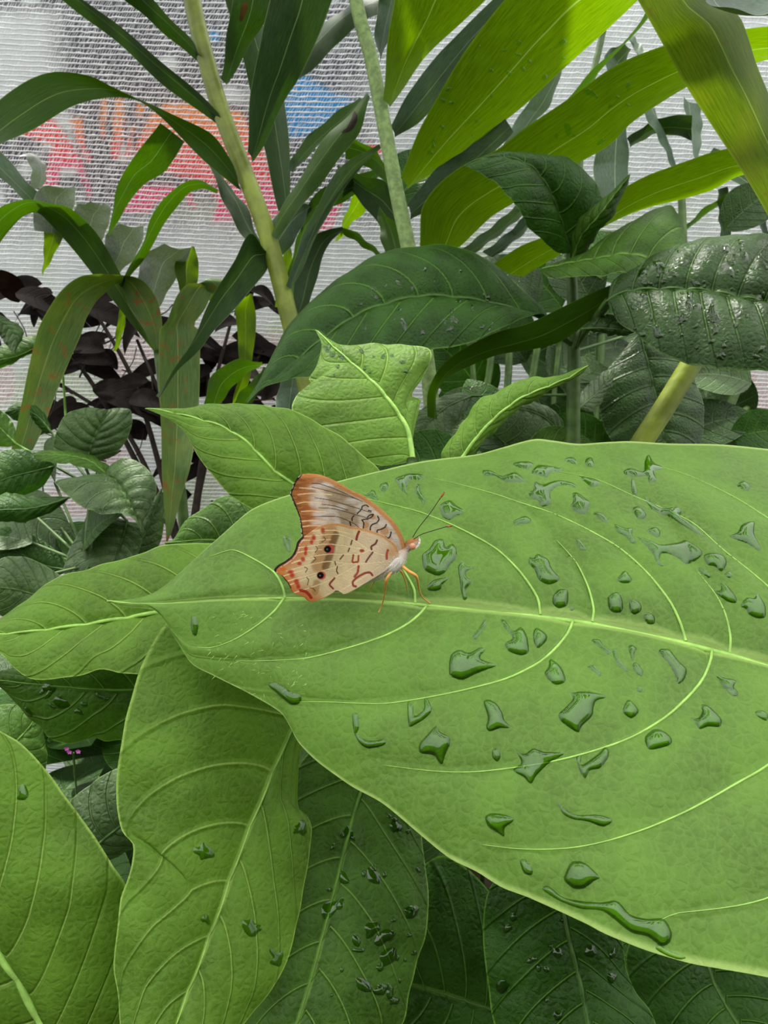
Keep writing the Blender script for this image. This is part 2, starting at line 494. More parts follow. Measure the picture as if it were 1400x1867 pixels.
def free_leaf(plant, style, base, direc, up, L, Wd, droop=0.25, N=7, nu=18, nv=9, name='leaf', strap=False, arch=0.0):
    """a leaf grown from a base point along a direction, drooping towards its tip"""
    base = np.array(base, float); a = np.array(direc, float); a /= np.linalg.norm(a)
    upv = np.array(up, float); s = np.cross(a, upv); s /= np.linalg.norm(s) + 1e-9
    nn = np.cross(s, a)
    u = np.linspace(0, 1, nu); v = np.linspace(-1, 1, nv)
    if strap: w = Wd * np.minimum(1, (u + 0.08) * 5) ** 0.5 * (1 - u ** 3)
    else: w = Wd * np.sin(math.pi * u ** 0.8) ** 0.85 * (1 - 0.25 * u)
    c = base + a[None] * (u * L)[:, None] + nn[None] * (arch * L * np.sin(math.pi * u * 0.5) - 0.3 * droop * L * u ** 2)[:, None] - np.array([0, 0, 1.0])[None] * (droop * L * u ** 2.2)[:, None]
    G = c[:, None] + s[None, None] * (w[:, None] * v[None])[..., None] + nn[None, None] * (w[:, None] * 0.22 * np.abs(v)[None])[..., None]
    U, T = np.meshgrid(u, np.abs(v), indexing='ij'); V2 = np.broadcast_to(v[None], U.shape)
    S = u[:, None] * 5 + 0 * V2 if strap else N * (U - 0.22 * T ** 1.25)
    return mesh_obj(name, G.reshape(-1, 3), grid_faces(nu, nv), M[style], plant, uv=np.stack([S.ravel(), V2.ravel()], 1))

def stem_to_ground(plant, pts, r0, r1, mat, name='stem', n=40, ns=10, foot=None):
    """stalk through traced points, carried on down to the soil"""
    q = spline(pts, n)
    P = px(q[:, 0], q[:, 1], q[:, 2])
    e = P[-1]
    f = np.array(foot if foot is not None else [e[0], e[1], 0.0], float); f[2] = -0.004
    if e[2] > 0.01:
        w = np.linspace(0, 1, 10)[1:, None]
        P = np.vstack([P, e + (f - e) * w])
    R = np.linspace(r0, r1, len(P))
    return tube(name, P, R, M[mat] if isinstance(mat, str) else mat, plant, ns)

# ------------------------------------------------------------------ the ground
gv = []
gn = 60
for i in range(gn + 1):
    for j in range(gn + 1):
        x = (i / gn - 0.5) * 6; y = (j / gn) * 6 - 3
        gv.append((x, y, 0.012 * math.sin(x * 13 + y * 3) * math.sin(y * 11) * 0.5 - 0.004))
ground = mesh_obj('floor', gv, grid_faces(gn + 1, gn + 1), M['soil'])
tag(ground, kind='structure', label='dark bare soil under the plants')

# unseen wall added behind the camera to cut front light: dark green cloth
M['cloth'] = plain_mat('dark_green_cloth', lin((40, 54, 36)), 0.9, 0.1, 0.3, 20, 0.5)
wv = []
for i in range(41):
    for j in range(21):
        x = (i / 40 - 0.5) * 4; wv.append((x, -0.95 + 0.02 * math.sin(x * 5) , j / 20 * 1.45))
wall_f = mesh_obj('light_blocking_wall', wv, grid_faces(41, 21), M['cloth'])
tag(wall_f, kind='structure', label='dark green cloth wall added behind the viewer to block low front light')

# ------------------------------------------------------------------ mural panel and shade net
NET_Y, MUR_Y = 0.86, 0.90
def on_plane(x, y, Yp):
    d = AF + (x - W / 2) / FPX * AX - (y - H / 2) / FPX * AU
    k = (Yp - CAM[1]) / d[1]
    return CAM + d * k

def seg_dist(P, poly, closed=True):
    """distance from points P (n,2) to polyline"""
    q = np.asarray(poly, float)
    a = q; b = np.roll(q, -1, axis=0)
    if not closed: a, b = q[:-1], q[1:]
    best = np.full(len(P), 1e9); near = np.zeros((len(P), 2))
    for s, e in zip(a, b):
        dlt = e - s; L2 = dlt @ dlt + 1e-12
        t = np.clip(((P - s) @ dlt) / L2, 0, 1)
        c = s + t[:, None] * dlt
        dd = np.hypot(*(P - c).T)
        m = dd < best
        best[m] = dd[m]; near[m] = c[m]
    return best, near

def inside(P, poly):
    q = np.asarray(poly, float); x, y = P[:, 0], P[:, 1]
    r = np.zeros(len(P), bool)
    for (x1, y1), (x2, y2) in zip(q, np.roll(q, -1, axis=0)):
        c = ((y1 > y) != (y2 > y)) & (x < (x2 - x1) * (y - y1) / (y2 - y1 + 1e-12) + x1)
        r ^= c
    return r

def sm(x, a, b):
    t = np.clip((x - a) / (b - a), 0, 1); return t * t * (3 - 2 * t)

def vnoise(P, sc, seed=0):
    """value noise on a plane"""
    rg = np.random.default_rng(seed).random((64, 64))
    q = P / sc; i = np.floor(q).astype(int); f = q - i; f = f * f * (3 - 2 * f)
    g = lambda a, b: rg[a % 64, b % 64]
    return (g(i[:, 0], i[:, 1]) * (1 - f[:, 0]) + g(i[:, 0] + 1, i[:, 1]) * f[:, 0]) * (1 - f[:, 1]) + \
           (g(i[:, 0], i[:, 1] + 1) * (1 - f[:, 0]) + g(i[:, 0] + 1, i[:, 1] + 1) * f[:, 0]) * f[:, 1]

NX, NZ = 420, 300
xs = np.linspace(-0.95, 0.95, NX); zs = np.linspace(0.0, 1.06, NZ)
XX, ZZ = np.meshgrid(xs, zs, indexing='ij')
PW = np.stack([XX.ravel(), np.full(XX.size, MUR_Y), ZZ.ravel()], 1)
u_, v_, _ = proj(PW)
Q = np.stack([u_, v_], 1)
base = np.zeros((len(Q), 3))
nz = 0.6 * vnoise(Q, 60, 1) + 0.4 * vnoise(Q, 22, 2)
grey = np.array(lin((92, 92, 98))); pale = np.array(lin((214, 222, 218))); green = np.array(lin((190, 208, 168)))
w_low = sm(v_ + 60 * (nz - 0.5), 330, 470)
w_tl = np.maximum(sm(150 - u_ + 60 * (nz - 0.5), 0, 70) * sm(v_, 0, 40) * (1 - sm(v_, 180, 260)), 0)
w_r = sm(u_ + 100 * (nz - 0.5), 600, 760)
wp = np.clip(np.maximum.reduce([w_low, w_tl, w_r * 0.8, sm(nz, 0.62, 0.8)]), 0, 1)
base = grey * (1 - wp)[:, None] + pale * wp[:, None]
gm = (sm(vnoise(Q, 90, 3), 0.55, 0.75) * w_low)[:, None]
base = base * (1 - gm) + green * gm
pinkg = (sm(vnoise(Q, 70, 4), 0.6, 0.75) * sm(v_, 560, 640))[:, None]
base = base * (1 - pinkg) + np.array(lin((214, 184, 182))) * pinkg
def paint(poly, col, soft=3.0, col2=None, y0=0, y1=1):
    global base
    m = inside(Q, poly)
    dd, _ = seg_dist(Q, poly)
    sd = np.where(m, dd, -dd) + 6 * (nz - 0.5)
    w = sm(sd, -soft, soft)[:, None]
    c = np.array(lin(col))[None]
    if col2 is not None:
        k = sm(v_, y0, y1)[:, None]; c = c * (1 - k) + np.array(lin(col2))[None] * k
    base = base * (1 - w) + c * w
OR, CO, PK, BL = (250, 150, 70), (245, 84, 84), (245, 78, 125), (58, 150, 215)
paint([(275, 205), (300, 188), (360, 186), (440, 205), (480, 275), (505, 345), (440, 330), (380, 335), (300, 312), (245, 320), (250, 260)], OR, 4, CO, 190, 300)
for s in ([(183, 178), (196, 180), (192, 250), (186, 255)], [(210, 178), (222, 180), (226, 240), (214, 290), (203, 290), (206, 230)],
          [(238, 230), (245, 230), (236, 285), (230, 285)], [(252, 185), (268, 195), (255, 215), (246, 205)], [(130, 215), (152, 215), (150, 250), (168, 300), (158, 290), (138, 250)]):
    paint(s, OR, 2.5, CO, 200, 290)
paint([(40, 245), (88, 208), (112, 238), (150, 296), (160, 330), (170, 366), (164, 364), (148, 325), (138, 303), (108, 306), (104, 340), (74, 341), (88, 300), (95, 262)], CO, 3, PK, 250, 340)
paint([(224, 342), (310, 338), (332, 350), (285, 368), (272, 388), (222, 388)], PK, 3)
paint([(384, 340), (500, 332), (525, 372), (490, 402), (388, 402), (398, 370)], PK, 3)
paint([(330, 345), (346, 345), (356, 380), (346, 372)], PK, 2)
paint([(560, 388), (625, 368), (604, 418), (575, 424)], PK, 3)
paint([(535, 120), (560, 140), (602, 165), (645, 195), (625, 240), (530, 250), (515, 200)], BL, 6)
paint([(620, 170), (640, 180), (632, 215), (610, 200)], BL, 4)
paint([(380, 52), (400, 58), (398, 78), (384, 74)], BL, 3)
paint([(630, 372), (668, 362), (660, 385), (636, 390)], BL, 3)
paint([(668, 258), (700, 268), (690, 290), (660, 282)], CO, 3)
mural = mesh_obj('mural_panel', PW, grid_faces(NX, NZ), paint_mat('mural_paint', 0.7), None, colors=base)
tag(mural, 'grey banner painted with orange, pink and blue splashes behind the white net', 'banner')

# knitted net: rows of chain stitch with slanting ladder threads between them
def net_mesh():
    V, F = [], []
    pitch = 0.0046
    x0, x1 = -0.82, 0.82
    nrow = int(1.04 / pitch)
    slope = -0.026
    rg = np.random.default_rng(3)
    step = 0.005
    xs = np.arange(x0, x1, step)
    k = 0
    for r in range(nrow):
        z = 0.012 + r * pitch
        zz = z + slope * xs + 0.0022 * np.sin(xs * 9 + z * 7) + 0.00025 * rg.standard_normal(len(xs))
        hw = 0.00075 + 0.00016 * rg.standard_normal(len(xs))
        yy = NET_Y + 0.004 * np.sin(xs * 6 + z * 4)
        top = np.stack([xs, yy, zz + hw], 1); midl = np.stack([xs, yy - 0.0006, zz], 1); bot = np.stack([xs, yy, zz - hw], 1)
        n = len(xs)
        V.append(np.stack([top, midl, bot], 1).reshape(-1, 3))
        i = np.arange(n - 1) * 3 + k
        F.append(np.stack([i, i + 1, i + 4, i + 3], 1)); F.append(np.stack([i + 1, i + 2, i + 5, i + 4], 1))
        k += n * 3
        if z > 0.2:
            # slanting threads
            sx = np.arange(x0, x1, 0.0024); sx = sx + 0.0006 * rg.standard_normal(len(sx))
            m = len(sx)
            lean = 0.0034 + 0.0009 * rg.standard_normal(m)
            zb = z + slope * sx + 0.0022 * np.sin(sx * 9 + z * 7)
            ys = NET_Y + 0.004 * np.sin(sx * 6 + z * 4) + 0.0006
            w = 0.00022 + 0.00012 * np.abs(rg.standard_normal(m))
            q = np.stack([np.stack([sx - w, ys, zb], 1), np.stack([sx + w, ys, zb], 1),
                          np.stack([sx + w + lean, ys, zb + pitch], 1), np.stack([sx - w + lean, ys, zb + pitch], 1)], 1)
            V.append(q.reshape(-1, 3))
            i = np.arange(m) * 4 + k
            F.append(np.stack([i, i + 1, i + 2, i + 3], 1)); k += m * 4
    return np.vstack(V), np.vstack(F)
NV, NF = net_mesh()
tn = NT('net_thread')
tcn = tn.n('ShaderNodeTexCoord').outputs['Object']
cn = tn.mix(tn.ramp(tn.noise(tcn, 60, 3), 0.3, 0.7), lin((225, 225, 230)), lin((252, 252, 255)))
finish_leaf(tn, cn, (0.9, 0.9, 0.92, 1), 0.35, 0.5, 0.4, None, 0)
net = mesh_obj('shade_net', NV, NF, tn.m, smooth=False)
tag(net, 'white knitted shade net stretched across the whole background', 'net', kind='structure')
net.name = 'wall_back'

# ------------------------------------------------------------------ foreground shrub that carries the butterfly
def P3(x, y, d): return px(np.array(x), np.array(y), np.array(d))

shrub_a = thing('broadleaf_shrub', (0.24, 0.16, 0.0), 'shrub with the huge bright wet leaf on which the butterfly rests', 'shrub')
stem_to_ground(shrub_a, [(1760, 1180, 0.20), (1745, 1330, 0.20), (1735, 1700, 0.20)], 0.004, 0.005, 'stem', foot=[0.15, 0.16, 0])
big_mid = [(1720, 1320, .172), (1560, 1265, .174), (1400, 1213, .177), (1250, 1170, .180), (1050, 1128, .1835), (900, 1112, .186), (780, 1100, .188), (640, 1090, .190), (520, 1089, .192), (400, 1093, .195), (300, 1100, .197), (240, 1101, .198), (195, 1096, .198)]
big_up = [(1770, 1100), (1700, 930), (1560, 850), (1460, 825), (1400, 818), (1330, 812), (1250, 808), (1150, 808), (1060, 813), (1010, 806), (975, 802), (920, 813), (870, 826), (810, 836), (755, 845), (700, 856), (620, 878), (526, 904), (460, 930), (408, 972), (370, 1005), (330, 1042), (300, 1068), (275, 1083), (240, 1092)]
big_lo = [(1800, 1500), (1740, 1690), (1600, 1785), (1480, 1795), (1400, 1782), (1310, 1767), (1250, 1756), (1180, 1735), (1110, 1705), (1060, 1680), (965, 1637), (915, 1618), (870, 1590), (820, 1565), (770, 1525), (700, 1465), (640, 1432), (580, 1390), (545, 1355), (530, 1328), (512, 1300), (460, 1268), (390, 1232), (350, 1210), (320, 1165), (295, 1125), (280, 1113), (250, 1108), (220, 1104)]
VU = [[(520, 1089), (515, 1069), (499, 1043), (460, 1018), (424, 1003), (385, 1014)],
      [(757, 1099), (755, 1075), (742, 1050), (715, 1010), (660, 970), (600, 945), (540, 930)],
      [(985, 1120), (980, 1090), (950, 1045), (910, 1005), (870, 980), (820, 955), (760, 932), (700, 917), (650, 905)],
      [(1080, 1133), (1082, 1110), (1072, 1070), (1050, 1025), (1015, 985)],
      [(1250, 1168), (1240, 1135), (1220, 1095), (1180, 1045), (1130, 1000), (1070, 965), (1010, 937), (950, 917), (900, 900), (845, 885), (790, 872)],
      [(1330, 1190), (1331, 1160), (1322, 1120), (1305, 1085), (1270, 1040)],
      [(1520, 1252), (1470, 1140), (1400, 1070), (1365, 1040), (1315, 1000), (1265, 955), (1215, 930), (1150, 902), (1090, 875), (1020, 860)],
      [(1660, 1300), (1560, 1090), (1480, 1000), (1400, 945), (1345, 910), (1300, 887), (1250, 865), (1200, 850)]]
VL = [[(520, 1089), (500, 1115), (470, 1140), (430, 1165), (390, 1180), (360, 1180)],
      [(780, 1102), (765, 1120), (740, 1140), (700, 1160), (640, 1180), (560, 1200), (480, 1205), (430, 1205)],
      [(1045, 1130), (1035, 1155), (1010, 1185), (980, 1210), (930, 1235), (880, 1250), (800, 1268), (700, 1283), (600, 1280), (540, 1280)],
      [(1298, 1183), (1295, 1205), (1280, 1240), (1250, 1275), (1210, 1310), (1150, 1345), (1080, 1370), (1000, 1390), (920, 1402), (850, 1408), (780, 1405), (700, 1395)],
      [(1530, 1258), (1480, 1330), (1400, 1395), (1340, 1430), (1260, 1475), (1180, 1510), (1100, 1535), (1030, 1547), (950, 1548), (880, 1540)],
      [(1680, 1306), (1600, 1500), (1500, 1590), (1400, 1637), (1340, 1652), (1280, 1660), (1230, 1666), (1190, 1685)]]
big = LF(shrub_a, 'hero', big_mid, big_up, big_lo, dl=[0, .022, .046, .050, .050, .042, .028, .010, 0], dr=[0, -.022, -.040, -.044, -.042, -.030, -.016, -.005, 0],
         nu=260, nv=161, bulge=0.05, quilt=0.0019, petiole=P3(1750, 1340, .20), label='huge bright green leaf beaded with rain under the butterfly',
         rib=0.0010, veins=(VU, VL), key='big', edge_wave=0.001)

def cast(s, x, y):
    d = AF + (x - W / 2) / FPX * AX - (y - H / 2) / FPX * AU
    d = d / np.linalg.norm(d)
    h = s.bvh.ray_cast(Vector(CAM), Vector(d))
    if h[0] is None: return None, None
    n = np.array(h[1])
    if n @ d > 0: n = -n
    return np.array(h[0]), n

for side in (VU, VL):
    for ln in side:
        q = spline(ln, 40)
        P = []
        for a, b in q[:, :2]:
            h, n = cast(big, a, b)
            if h is not None: P.append(h + n * 0.00004)
        if len(P) > 6:
            P = np.array(P)
            tube('vein', P, np.linspace(0.00036, 0.00006, len(P)), M['rib'], big.o, 6)

# fine hairs on the blade near the tip
HV, HF = [], []
for i in range(110):
    x = random.uniform(380, 560); y = random.uniform(1115, 1275)
    h, n = cast(big, x, y)
    if h is None: continue
    dr = n * 0.0008 + np.array([random.uniform(-1, 1), random.uniform(-.3, .3), random.uniform(-1, .4)]) * 0.0011
    sd = np.cross(dr, n); sd = sd / (np.linalg.norm(sd) + 1e-9) * 0.00007
    k = len(HV); HV += [h - sd, h + sd, h + dr]; HF.append((k, k + 1, k + 2))
hair = mesh_obj('leaf_hair', HV, HF, M['rib'], big.o); hair['kind'] = 'stuff'

# darker leaves of the same shrub hanging below the big one
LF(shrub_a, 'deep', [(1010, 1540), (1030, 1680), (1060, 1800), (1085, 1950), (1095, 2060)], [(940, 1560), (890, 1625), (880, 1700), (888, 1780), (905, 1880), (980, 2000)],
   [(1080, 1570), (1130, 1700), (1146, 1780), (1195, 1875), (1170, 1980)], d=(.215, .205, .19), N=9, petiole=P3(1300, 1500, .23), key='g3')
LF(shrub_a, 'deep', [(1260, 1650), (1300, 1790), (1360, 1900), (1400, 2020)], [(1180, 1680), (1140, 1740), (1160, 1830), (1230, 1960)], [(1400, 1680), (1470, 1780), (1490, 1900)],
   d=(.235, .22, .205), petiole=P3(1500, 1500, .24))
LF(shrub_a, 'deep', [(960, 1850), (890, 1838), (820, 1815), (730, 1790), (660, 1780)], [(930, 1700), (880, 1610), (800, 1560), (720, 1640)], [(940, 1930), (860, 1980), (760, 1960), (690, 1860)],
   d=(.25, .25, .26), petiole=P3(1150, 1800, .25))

# ------------------------------------------------------------------ shoot behind the big leaf
shrub_b = thing('broadleaf_shrub', (0.01, 0.29, 0.0), 'bright green shrub whose leaves fan out behind and below the big wet leaf', 'shrub')
NB = P3(745, 1000, .268)
stem_to_ground(shrub_b, [(752, 838, .275), (748, 900, .27), (745, 1000, .268), (742, 1200, .27), (740, 1500, .28)], 0.0022, 0.0045, 'stem', foot=[0.01, 0.30, 0])
LF(shrub_b, 'bright', [(752, 842), (745, 790), (725, 752), (690, 707), (650, 670), (610, 635), (575, 602)],
   [(690, 848), (600, 815), (545, 780), (532, 748), (540, 720), (552, 708), (575, 704), (563, 692), (577, 668), (585, 640), (586, 624)],
   [(752, 800), (765, 738), (768, 727), (750, 721), (770, 690), (786, 652), (780, 634), (740, 628), (680, 628), (620, 628)],
   d=(.275, .285, .30), dl=-.006, dr=.004, N=7, bulge=.06, petiole=P3(752, 860, .274), key='b1', rib=.0011)
LF(shrub_b, 'bright', [(690, 960), (610, 925), (550, 893), (500, 858), (450, 806), (400, 776), (330, 757), (265, 745)],
   [(700, 900), (692, 858), (660, 830), (620, 795), (560, 760), (500, 742), (440, 735), (400, 736), (340, 745)],
   [(600, 1000), (520, 965), (460, 929), (420, 904), (390, 870), (360, 830), (340, 792), (312, 766)],
   d=(.262, .25, .262), dl=.008, dr=-.004, N=9, k=.30, quilt=.0012, bulge=.12, petiole=P3(745, 1000, .268), label='puckered bright leaf with a long thin tip left of the butterfly', rib=.0008)
LF(shrub_b, 'bright', [(825, 860), (868, 800), (905, 760), (950, 726), (1000, 705), (1040, 688), (1072, 667)], [(804, 831), (832, 787), (862, 742), (900, 717), (930, 700), (955, 692), (990, 691), (1022, 686), (1050, 675)],
   [(871, 819), (900, 785), (930, 760), (962, 735), (1000, 712), (1030, 696), (1060, 681)], d=(.262, .258, .252), dl=.010, dr=.004, N=8, bulge=.15, petiole=P3(750, 930, .27), label='narrow folded leaf pointing up to the right')
LF(shrub_b, 'mid', [(560, 1060), (470, 1010), (390, 985), (300, 990)], [(560, 960), (490, 925), (420, 903), (372, 925), (338, 950), (316, 985)], [(520, 1090), (440, 1080), (360, 1050), (315, 1010)],
   d=(.275, .285, .29), petiole=P3(745, 1050, .268))
LF(shrub_b, 'bright', [(520, 1075), (420, 1093), (290, 1117), (150, 1140), (60, 1152), (0, 1158), (-60, 1164)],
   [(480, 1010), (420, 992), (369, 990), (314, 994), (236, 1014), (157, 1039), (110, 1053), (71, 1073), (24, 1112), (0, 1128), (-30, 1150)],
   [(500, 1180), (400, 1215), (300, 1228), (251, 1230), (220, 1229), (181, 1223), (134, 1232), (79, 1240), (51, 1236), (16, 1210), (0, 1191), (-30, 1175)],
   d=(.235, .228, .222), dl=.012, dr=-.010, N=8, k=.25, bulge=.10, quilt=.0011, petiole=P3(744, 1060, .268), label='broad bright leaf under the tip of the big leaf at the left edge', rib=.001, nu=90, nv=51)
LF(shrub_b, 'bright', [(590, 1215), (560, 1265), (525, 1342), (480, 1450), (435, 1562), (400, 1660), (360, 1765), (320, 1867), (270, 2010)],
   [(480, 1130), (380, 1110), (310, 1130), (291, 1151), (275, 1179), (255, 1222), (240, 1270), (226, 1320), (214, 1400), (213, 1470), (222, 1510), (243, 1537), (240, 1575), (232, 1605), (219, 1640), (211, 1705), (207, 1765), (216, 1815), (220, 1880), (235, 1960)],
   [(600, 1270), (570, 1320), (551, 1362), (545, 1415), (544, 1476), (556, 1490), (566, 1515), (562, 1570), (552, 1630), (540, 1700), (525, 1740), (510, 1775), (480, 1825), (445, 1867), (360, 1960)],
   d=(.232, .205, .178), dl=-.006, dr=.008, N=8, k=.34, bulge=.09, quilt=.0012, petiole=P3(743, 1150, .269), label='long bright leaf hanging down left of centre with a kinked edge', rib=.00045, nu=120, nv=61, key='f3')
LF(shrub_b, 'mid', [(420, 1250), (330, 1255), (200, 1258), (90, 1250), (0, 1240), (-40, 1234)], [(380, 1180), (250, 1165), (120, 1185), (30, 1215)], [(380, 1330), (300, 1350), (216, 1350), (193, 1352), (173, 1346), (157, 1350), (126, 1354), (90, 1344), (71, 1325), (51, 1309), (28, 1281), (0, 1252)],
   d=(.255, .245, .24), N=8, k=.25, petiole=P3(743, 1180, .27), key='f5')
LF(shrub_b, 'mid', [(700, 1340), (655, 1450), (625, 1560), (595, 1680), (565, 1790), (540, 1870), (500, 2020)], [(620, 1340), (560, 1375), (510, 1460), (470, 1600), (440, 1750), (430, 1880), (455, 1970)],
   [(760, 1420), (770, 1540), (781, 1610), (780, 1660), (772, 1715), (764, 1745), (748, 1805), (733, 1870), (640, 1990)], d=(.25, .222, .20), dl=.004, dr=.006, N=9, k=.22, quilt=.0009, petiole=P3(741, 1280, .272), key='g1', rib=.0007, nu=90, nv=45)

# ------------------------------------------------------------------ shrub in the lower left corner
shrub_e = thing('broadleaf_shrub', (-0.12, 0.2, 0.0), 'shrub with the large leaf filling the lower left corner', 'shrub')
stem_to_ground(shrub_e, [(190, 2060, .205), (200, 2200, .21)], 0.0032, 0.004, 'stem', foot=[-0.11, 0.2, 0])
LF(shrub_e, 'bright', [(150, 2000), (75, 1867), (40, 1800), (0, 1740), (-60, 1630), (-105, 1480), (-120, 1330)],
   [(20, 2020), (-150, 1900), (-230, 1700), (-225, 1500), (-170, 1360)],
   [(225, 1960), (248, 1820), (246, 1700), (228, 1608), (206, 1575), (192, 1554), (174, 1527), (151, 1497), (128, 1463), (112, 1442), (96, 1419), (71, 1387), (55, 1370), (34, 1351), (14, 1340), (0, 1333), (-60, 1315)],
   d=(.20, .192, .198), dl=.012, dr=.008, N=9, k=.36, bulge=.12, quilt=.0010, petiole=P3(185, 2060, .205), label='large quilted leaf filling the lower left corner', rib=.0012, nu=110, nv=61, key='f4')
LF(shrub_e, 'mid', [(-60, 1420), (0, 1380), (50, 1330), (70, 1300)], [(-80, 1330), (-20, 1290), (30, 1285)], [(20, 1440), (75, 1420), (85, 1390), (82, 1350)], d=(.27, .27, .28), petiole=P3(-70, 1600, .25))
LF(shrub_e, 'shade', [(150, 1570), (183, 1536), (215, 1510), (270, 1470), (330, 1420)], [(128, 1520), (125, 1465), (165, 1430), (210, 1402), (280, 1380)], [(200, 1568), (245, 1545), (300, 1500)], d=(.26, .265, .27), petiole=P3(60, 1650, .245))

# ------------------------------------------------------------------ upright shrub right of centre
shrub_c = thing('broadleaf_shrub', (0.105, 0.40, 0.0), 'dark upright shrub with wet leaves right of centre', 'shrub')
stem_to_ground(shrub_c, [(1041, 462, .405), (1044, 560, .41), (1046, 640, .415), (1045, 740, .42), (1044, 860, .425)], 0.0026, 0.0046, 'stem', foot=[0.105, 0.42, 0])
tube('branch', pxpath([(1044, 628, .413), (1020, 610, .41), (1000, 585, .405)]), .0018, M['stem'], shrub_c)
tube('branch', pxpath([(1048, 632, .413), (1065, 605, .40), (1090, 575, .38), (1112, 548, .355)]), .0022, M['stem'], shrub_c)
LF(shrub_c, 'deep', [(1040, 462), (1020, 395), (1000, 345), (970, 305), (930, 288), (890, 287), (846, 302)],
   [(1075, 440), (1100, 385), (1092, 345), (1072, 315), (1052, 298), (1025, 287), (980, 283), (940, 281), (900, 286)],
   [(1015, 460), (990, 440), (960, 410), (940, 375), (920, 350), (890, 325), (865, 310)], d=(.40, .37, .365), dl=.01, dr=-.006, N=8, k=.25, quilt=.0012, petiole=P3(1041, 475, .405))
LF(shrub_c, 'mid', [(1044, 472), (1060, 430), (1090, 395), (1120, 355), (1149, 317)], [(1036, 430), (1063, 391), (1097, 367), (1125, 345)], [(1068, 462), (1088, 426), (1114, 397), (1138, 346)],
   d=(.40, .375, .37), dl=.01, dr=.012, N=8, k=.3, quilt=.0012, petiole=P3(1041, 480, .405), label='folded young leaf at the top of the stem')
LF(shrub_c, 'mid', [(985, 492), (1040, 480), (1094, 471), (1143, 464), (1200, 476), (1251, 487), (1278, 491)],
   [(1060, 475), (1086, 466), (1114, 434), (1157, 403), (1211, 377), (1228, 376), (1246, 411), (1251, 457), (1266, 483)],
   [(1000, 506), (1057, 505), (1123, 499), (1171, 497), (1229, 493), (1257, 495)], d=(.39, .36, .35), dl=.03, dr=-.008, N=9, k=.15, quilt=.0009, petiole=P3(1042, 500, .407), label='sharply folded leaf with a pale lower half')
LF(shrub_c, 'wet', [(1108, 548), (1149, 531), (1229, 527), (1286, 529), (1343, 540), (1400, 551), (1480, 570), (1580, 600)],
   [(1118, 512), (1180, 470), (1240, 447), (1300, 431), (1360, 427), (1430, 440), (1520, 500)],
   [(1112, 562), (1130, 590), (1160, 610), (1190, 635), (1230, 655), (1290, 671), (1350, 676), (1430, 672), (1520, 645)],
   d=(.35, .325, .31), dl=.02, dr=-.012, N=10, k=.10, quilt=.0022, bulge=.14, petiole=P3(1095, 565, .365), label='very wet dark leaf reaching the right edge', key='c3', nu=90, nv=51)
LF(shrub_c, 'wet', [(1060, 600), (1090, 598), (1120, 600), (1158, 606)], [(1080, 582), (1110, 572), (1140, 588)], [(1090, 606), (1120, 612), (1145, 611)], d=(.38, .37, .365), petiole=P3(1050, 632, .41), N=4)
LF(shrub_c, 'deep', [(1005, 592), (970, 575), (910, 557), (850, 545), (775, 540), (712, 552), (650, 575), (580, 625), (510, 685), (451, 734)],
   [(990, 562), (950, 526), (900, 482), (850, 456), (800, 446), (740, 450), (680, 470), (620, 505), (570, 545), (530, 590), (500, 640), (475, 690)],
   [(990, 572), (955, 580), (920, 596), (860, 623), (790, 639), (720, 652), (650, 672), (570, 686), (530, 691), (482, 706)],
   d=(.40, .375, .345), dl=.022, dr=-.014, N=10, k=.2, quilt=.0014, bulge=.14, petiole=P3(1044, 628, .413), label='long glossy dark leaf with a drooping tip above the butterfly', key='m1', nu=90, nv=51, rib=.001)
LF(shrub_c, 'wet', [(1165, 605), (1185, 680), (1200, 750), (1215, 830), (1225, 900)], [(1140, 635), (1110, 670), (1092, 700), (1090, 730), (1098, 770), (1112, 800), (1160, 870)], [(1200, 620), (1250, 660), (1280, 730), (1280, 800), (1250, 870)],
   d=(.50, .49, .48), N=9, k=.12, quilt=.0016, petiole=P3(1050, 640, .42), key='c4')
LF(shrub_c, 'shade', [(1030, 800), (990, 760), (940, 745), (880, 760)], [(1020, 760), (985, 735), (930, 735)], [(1010, 820), (960, 830), (910, 800)], d=(.46, .45, .44), petiole=P3(1045, 800, .423))
LF(shrub_c, 'shade', [(860, 722), (810, 745), (765, 790), (740, 850)], [(840, 715), (790, 730), (755, 760), (735, 810)], [(860, 735), (830, 775), (800, 820), (770, 850)], d=(.47, .45, .44), petiole=P3(1045, 720, .42))
LF(shrub_c, 'shade', [(1055, 745), (1090, 715), (1110, 690), (1120, 670)], [(1060, 715), (1085, 690), (1105, 675)], [(1080, 750), (1105, 720), (1118, 695)], d=(.44, .46, .47), petiole=P3(1045, 760, .42))

# ------------------------------------------------------------------ ginger stalks
gin1 = thing('ginger_plant', (-0.07, 0.5, 0.0), 'tall ginger stalk leaning left in front of the painted net', 'plant', None)
s1 = [(338, -60, .52), (350, 0, .52), (368, 80, .52), (402, 200, .52), (440, 300, .52), (478, 400, .52), (505, 490, .52), (530, 590, .52), (556, 690, .52), (585, 820, .52)]
stem_to_ground(gin1, s1, .0060, .0064, 'stalk', name='stalk', n=60, ns=12, foot=[-0.02, 0.5, 0])
D5 = (.515, .50, .48)
RB(gin1, 'st_dark', [(398, 207), (340, 150), (250, 75), (155, 0), (30, -90)], [(402, 232), (360, 202), (300, 156), (215, 80), (115, 0), (0, -90)], D5)
RB(gin1, 'st_dark', [(362, 98), (352, 78), (318, 40), (278, 0), (220, -60)], [(366, 116), (345, 101), (300, 61), (228, 0), (180, -50)], D5)
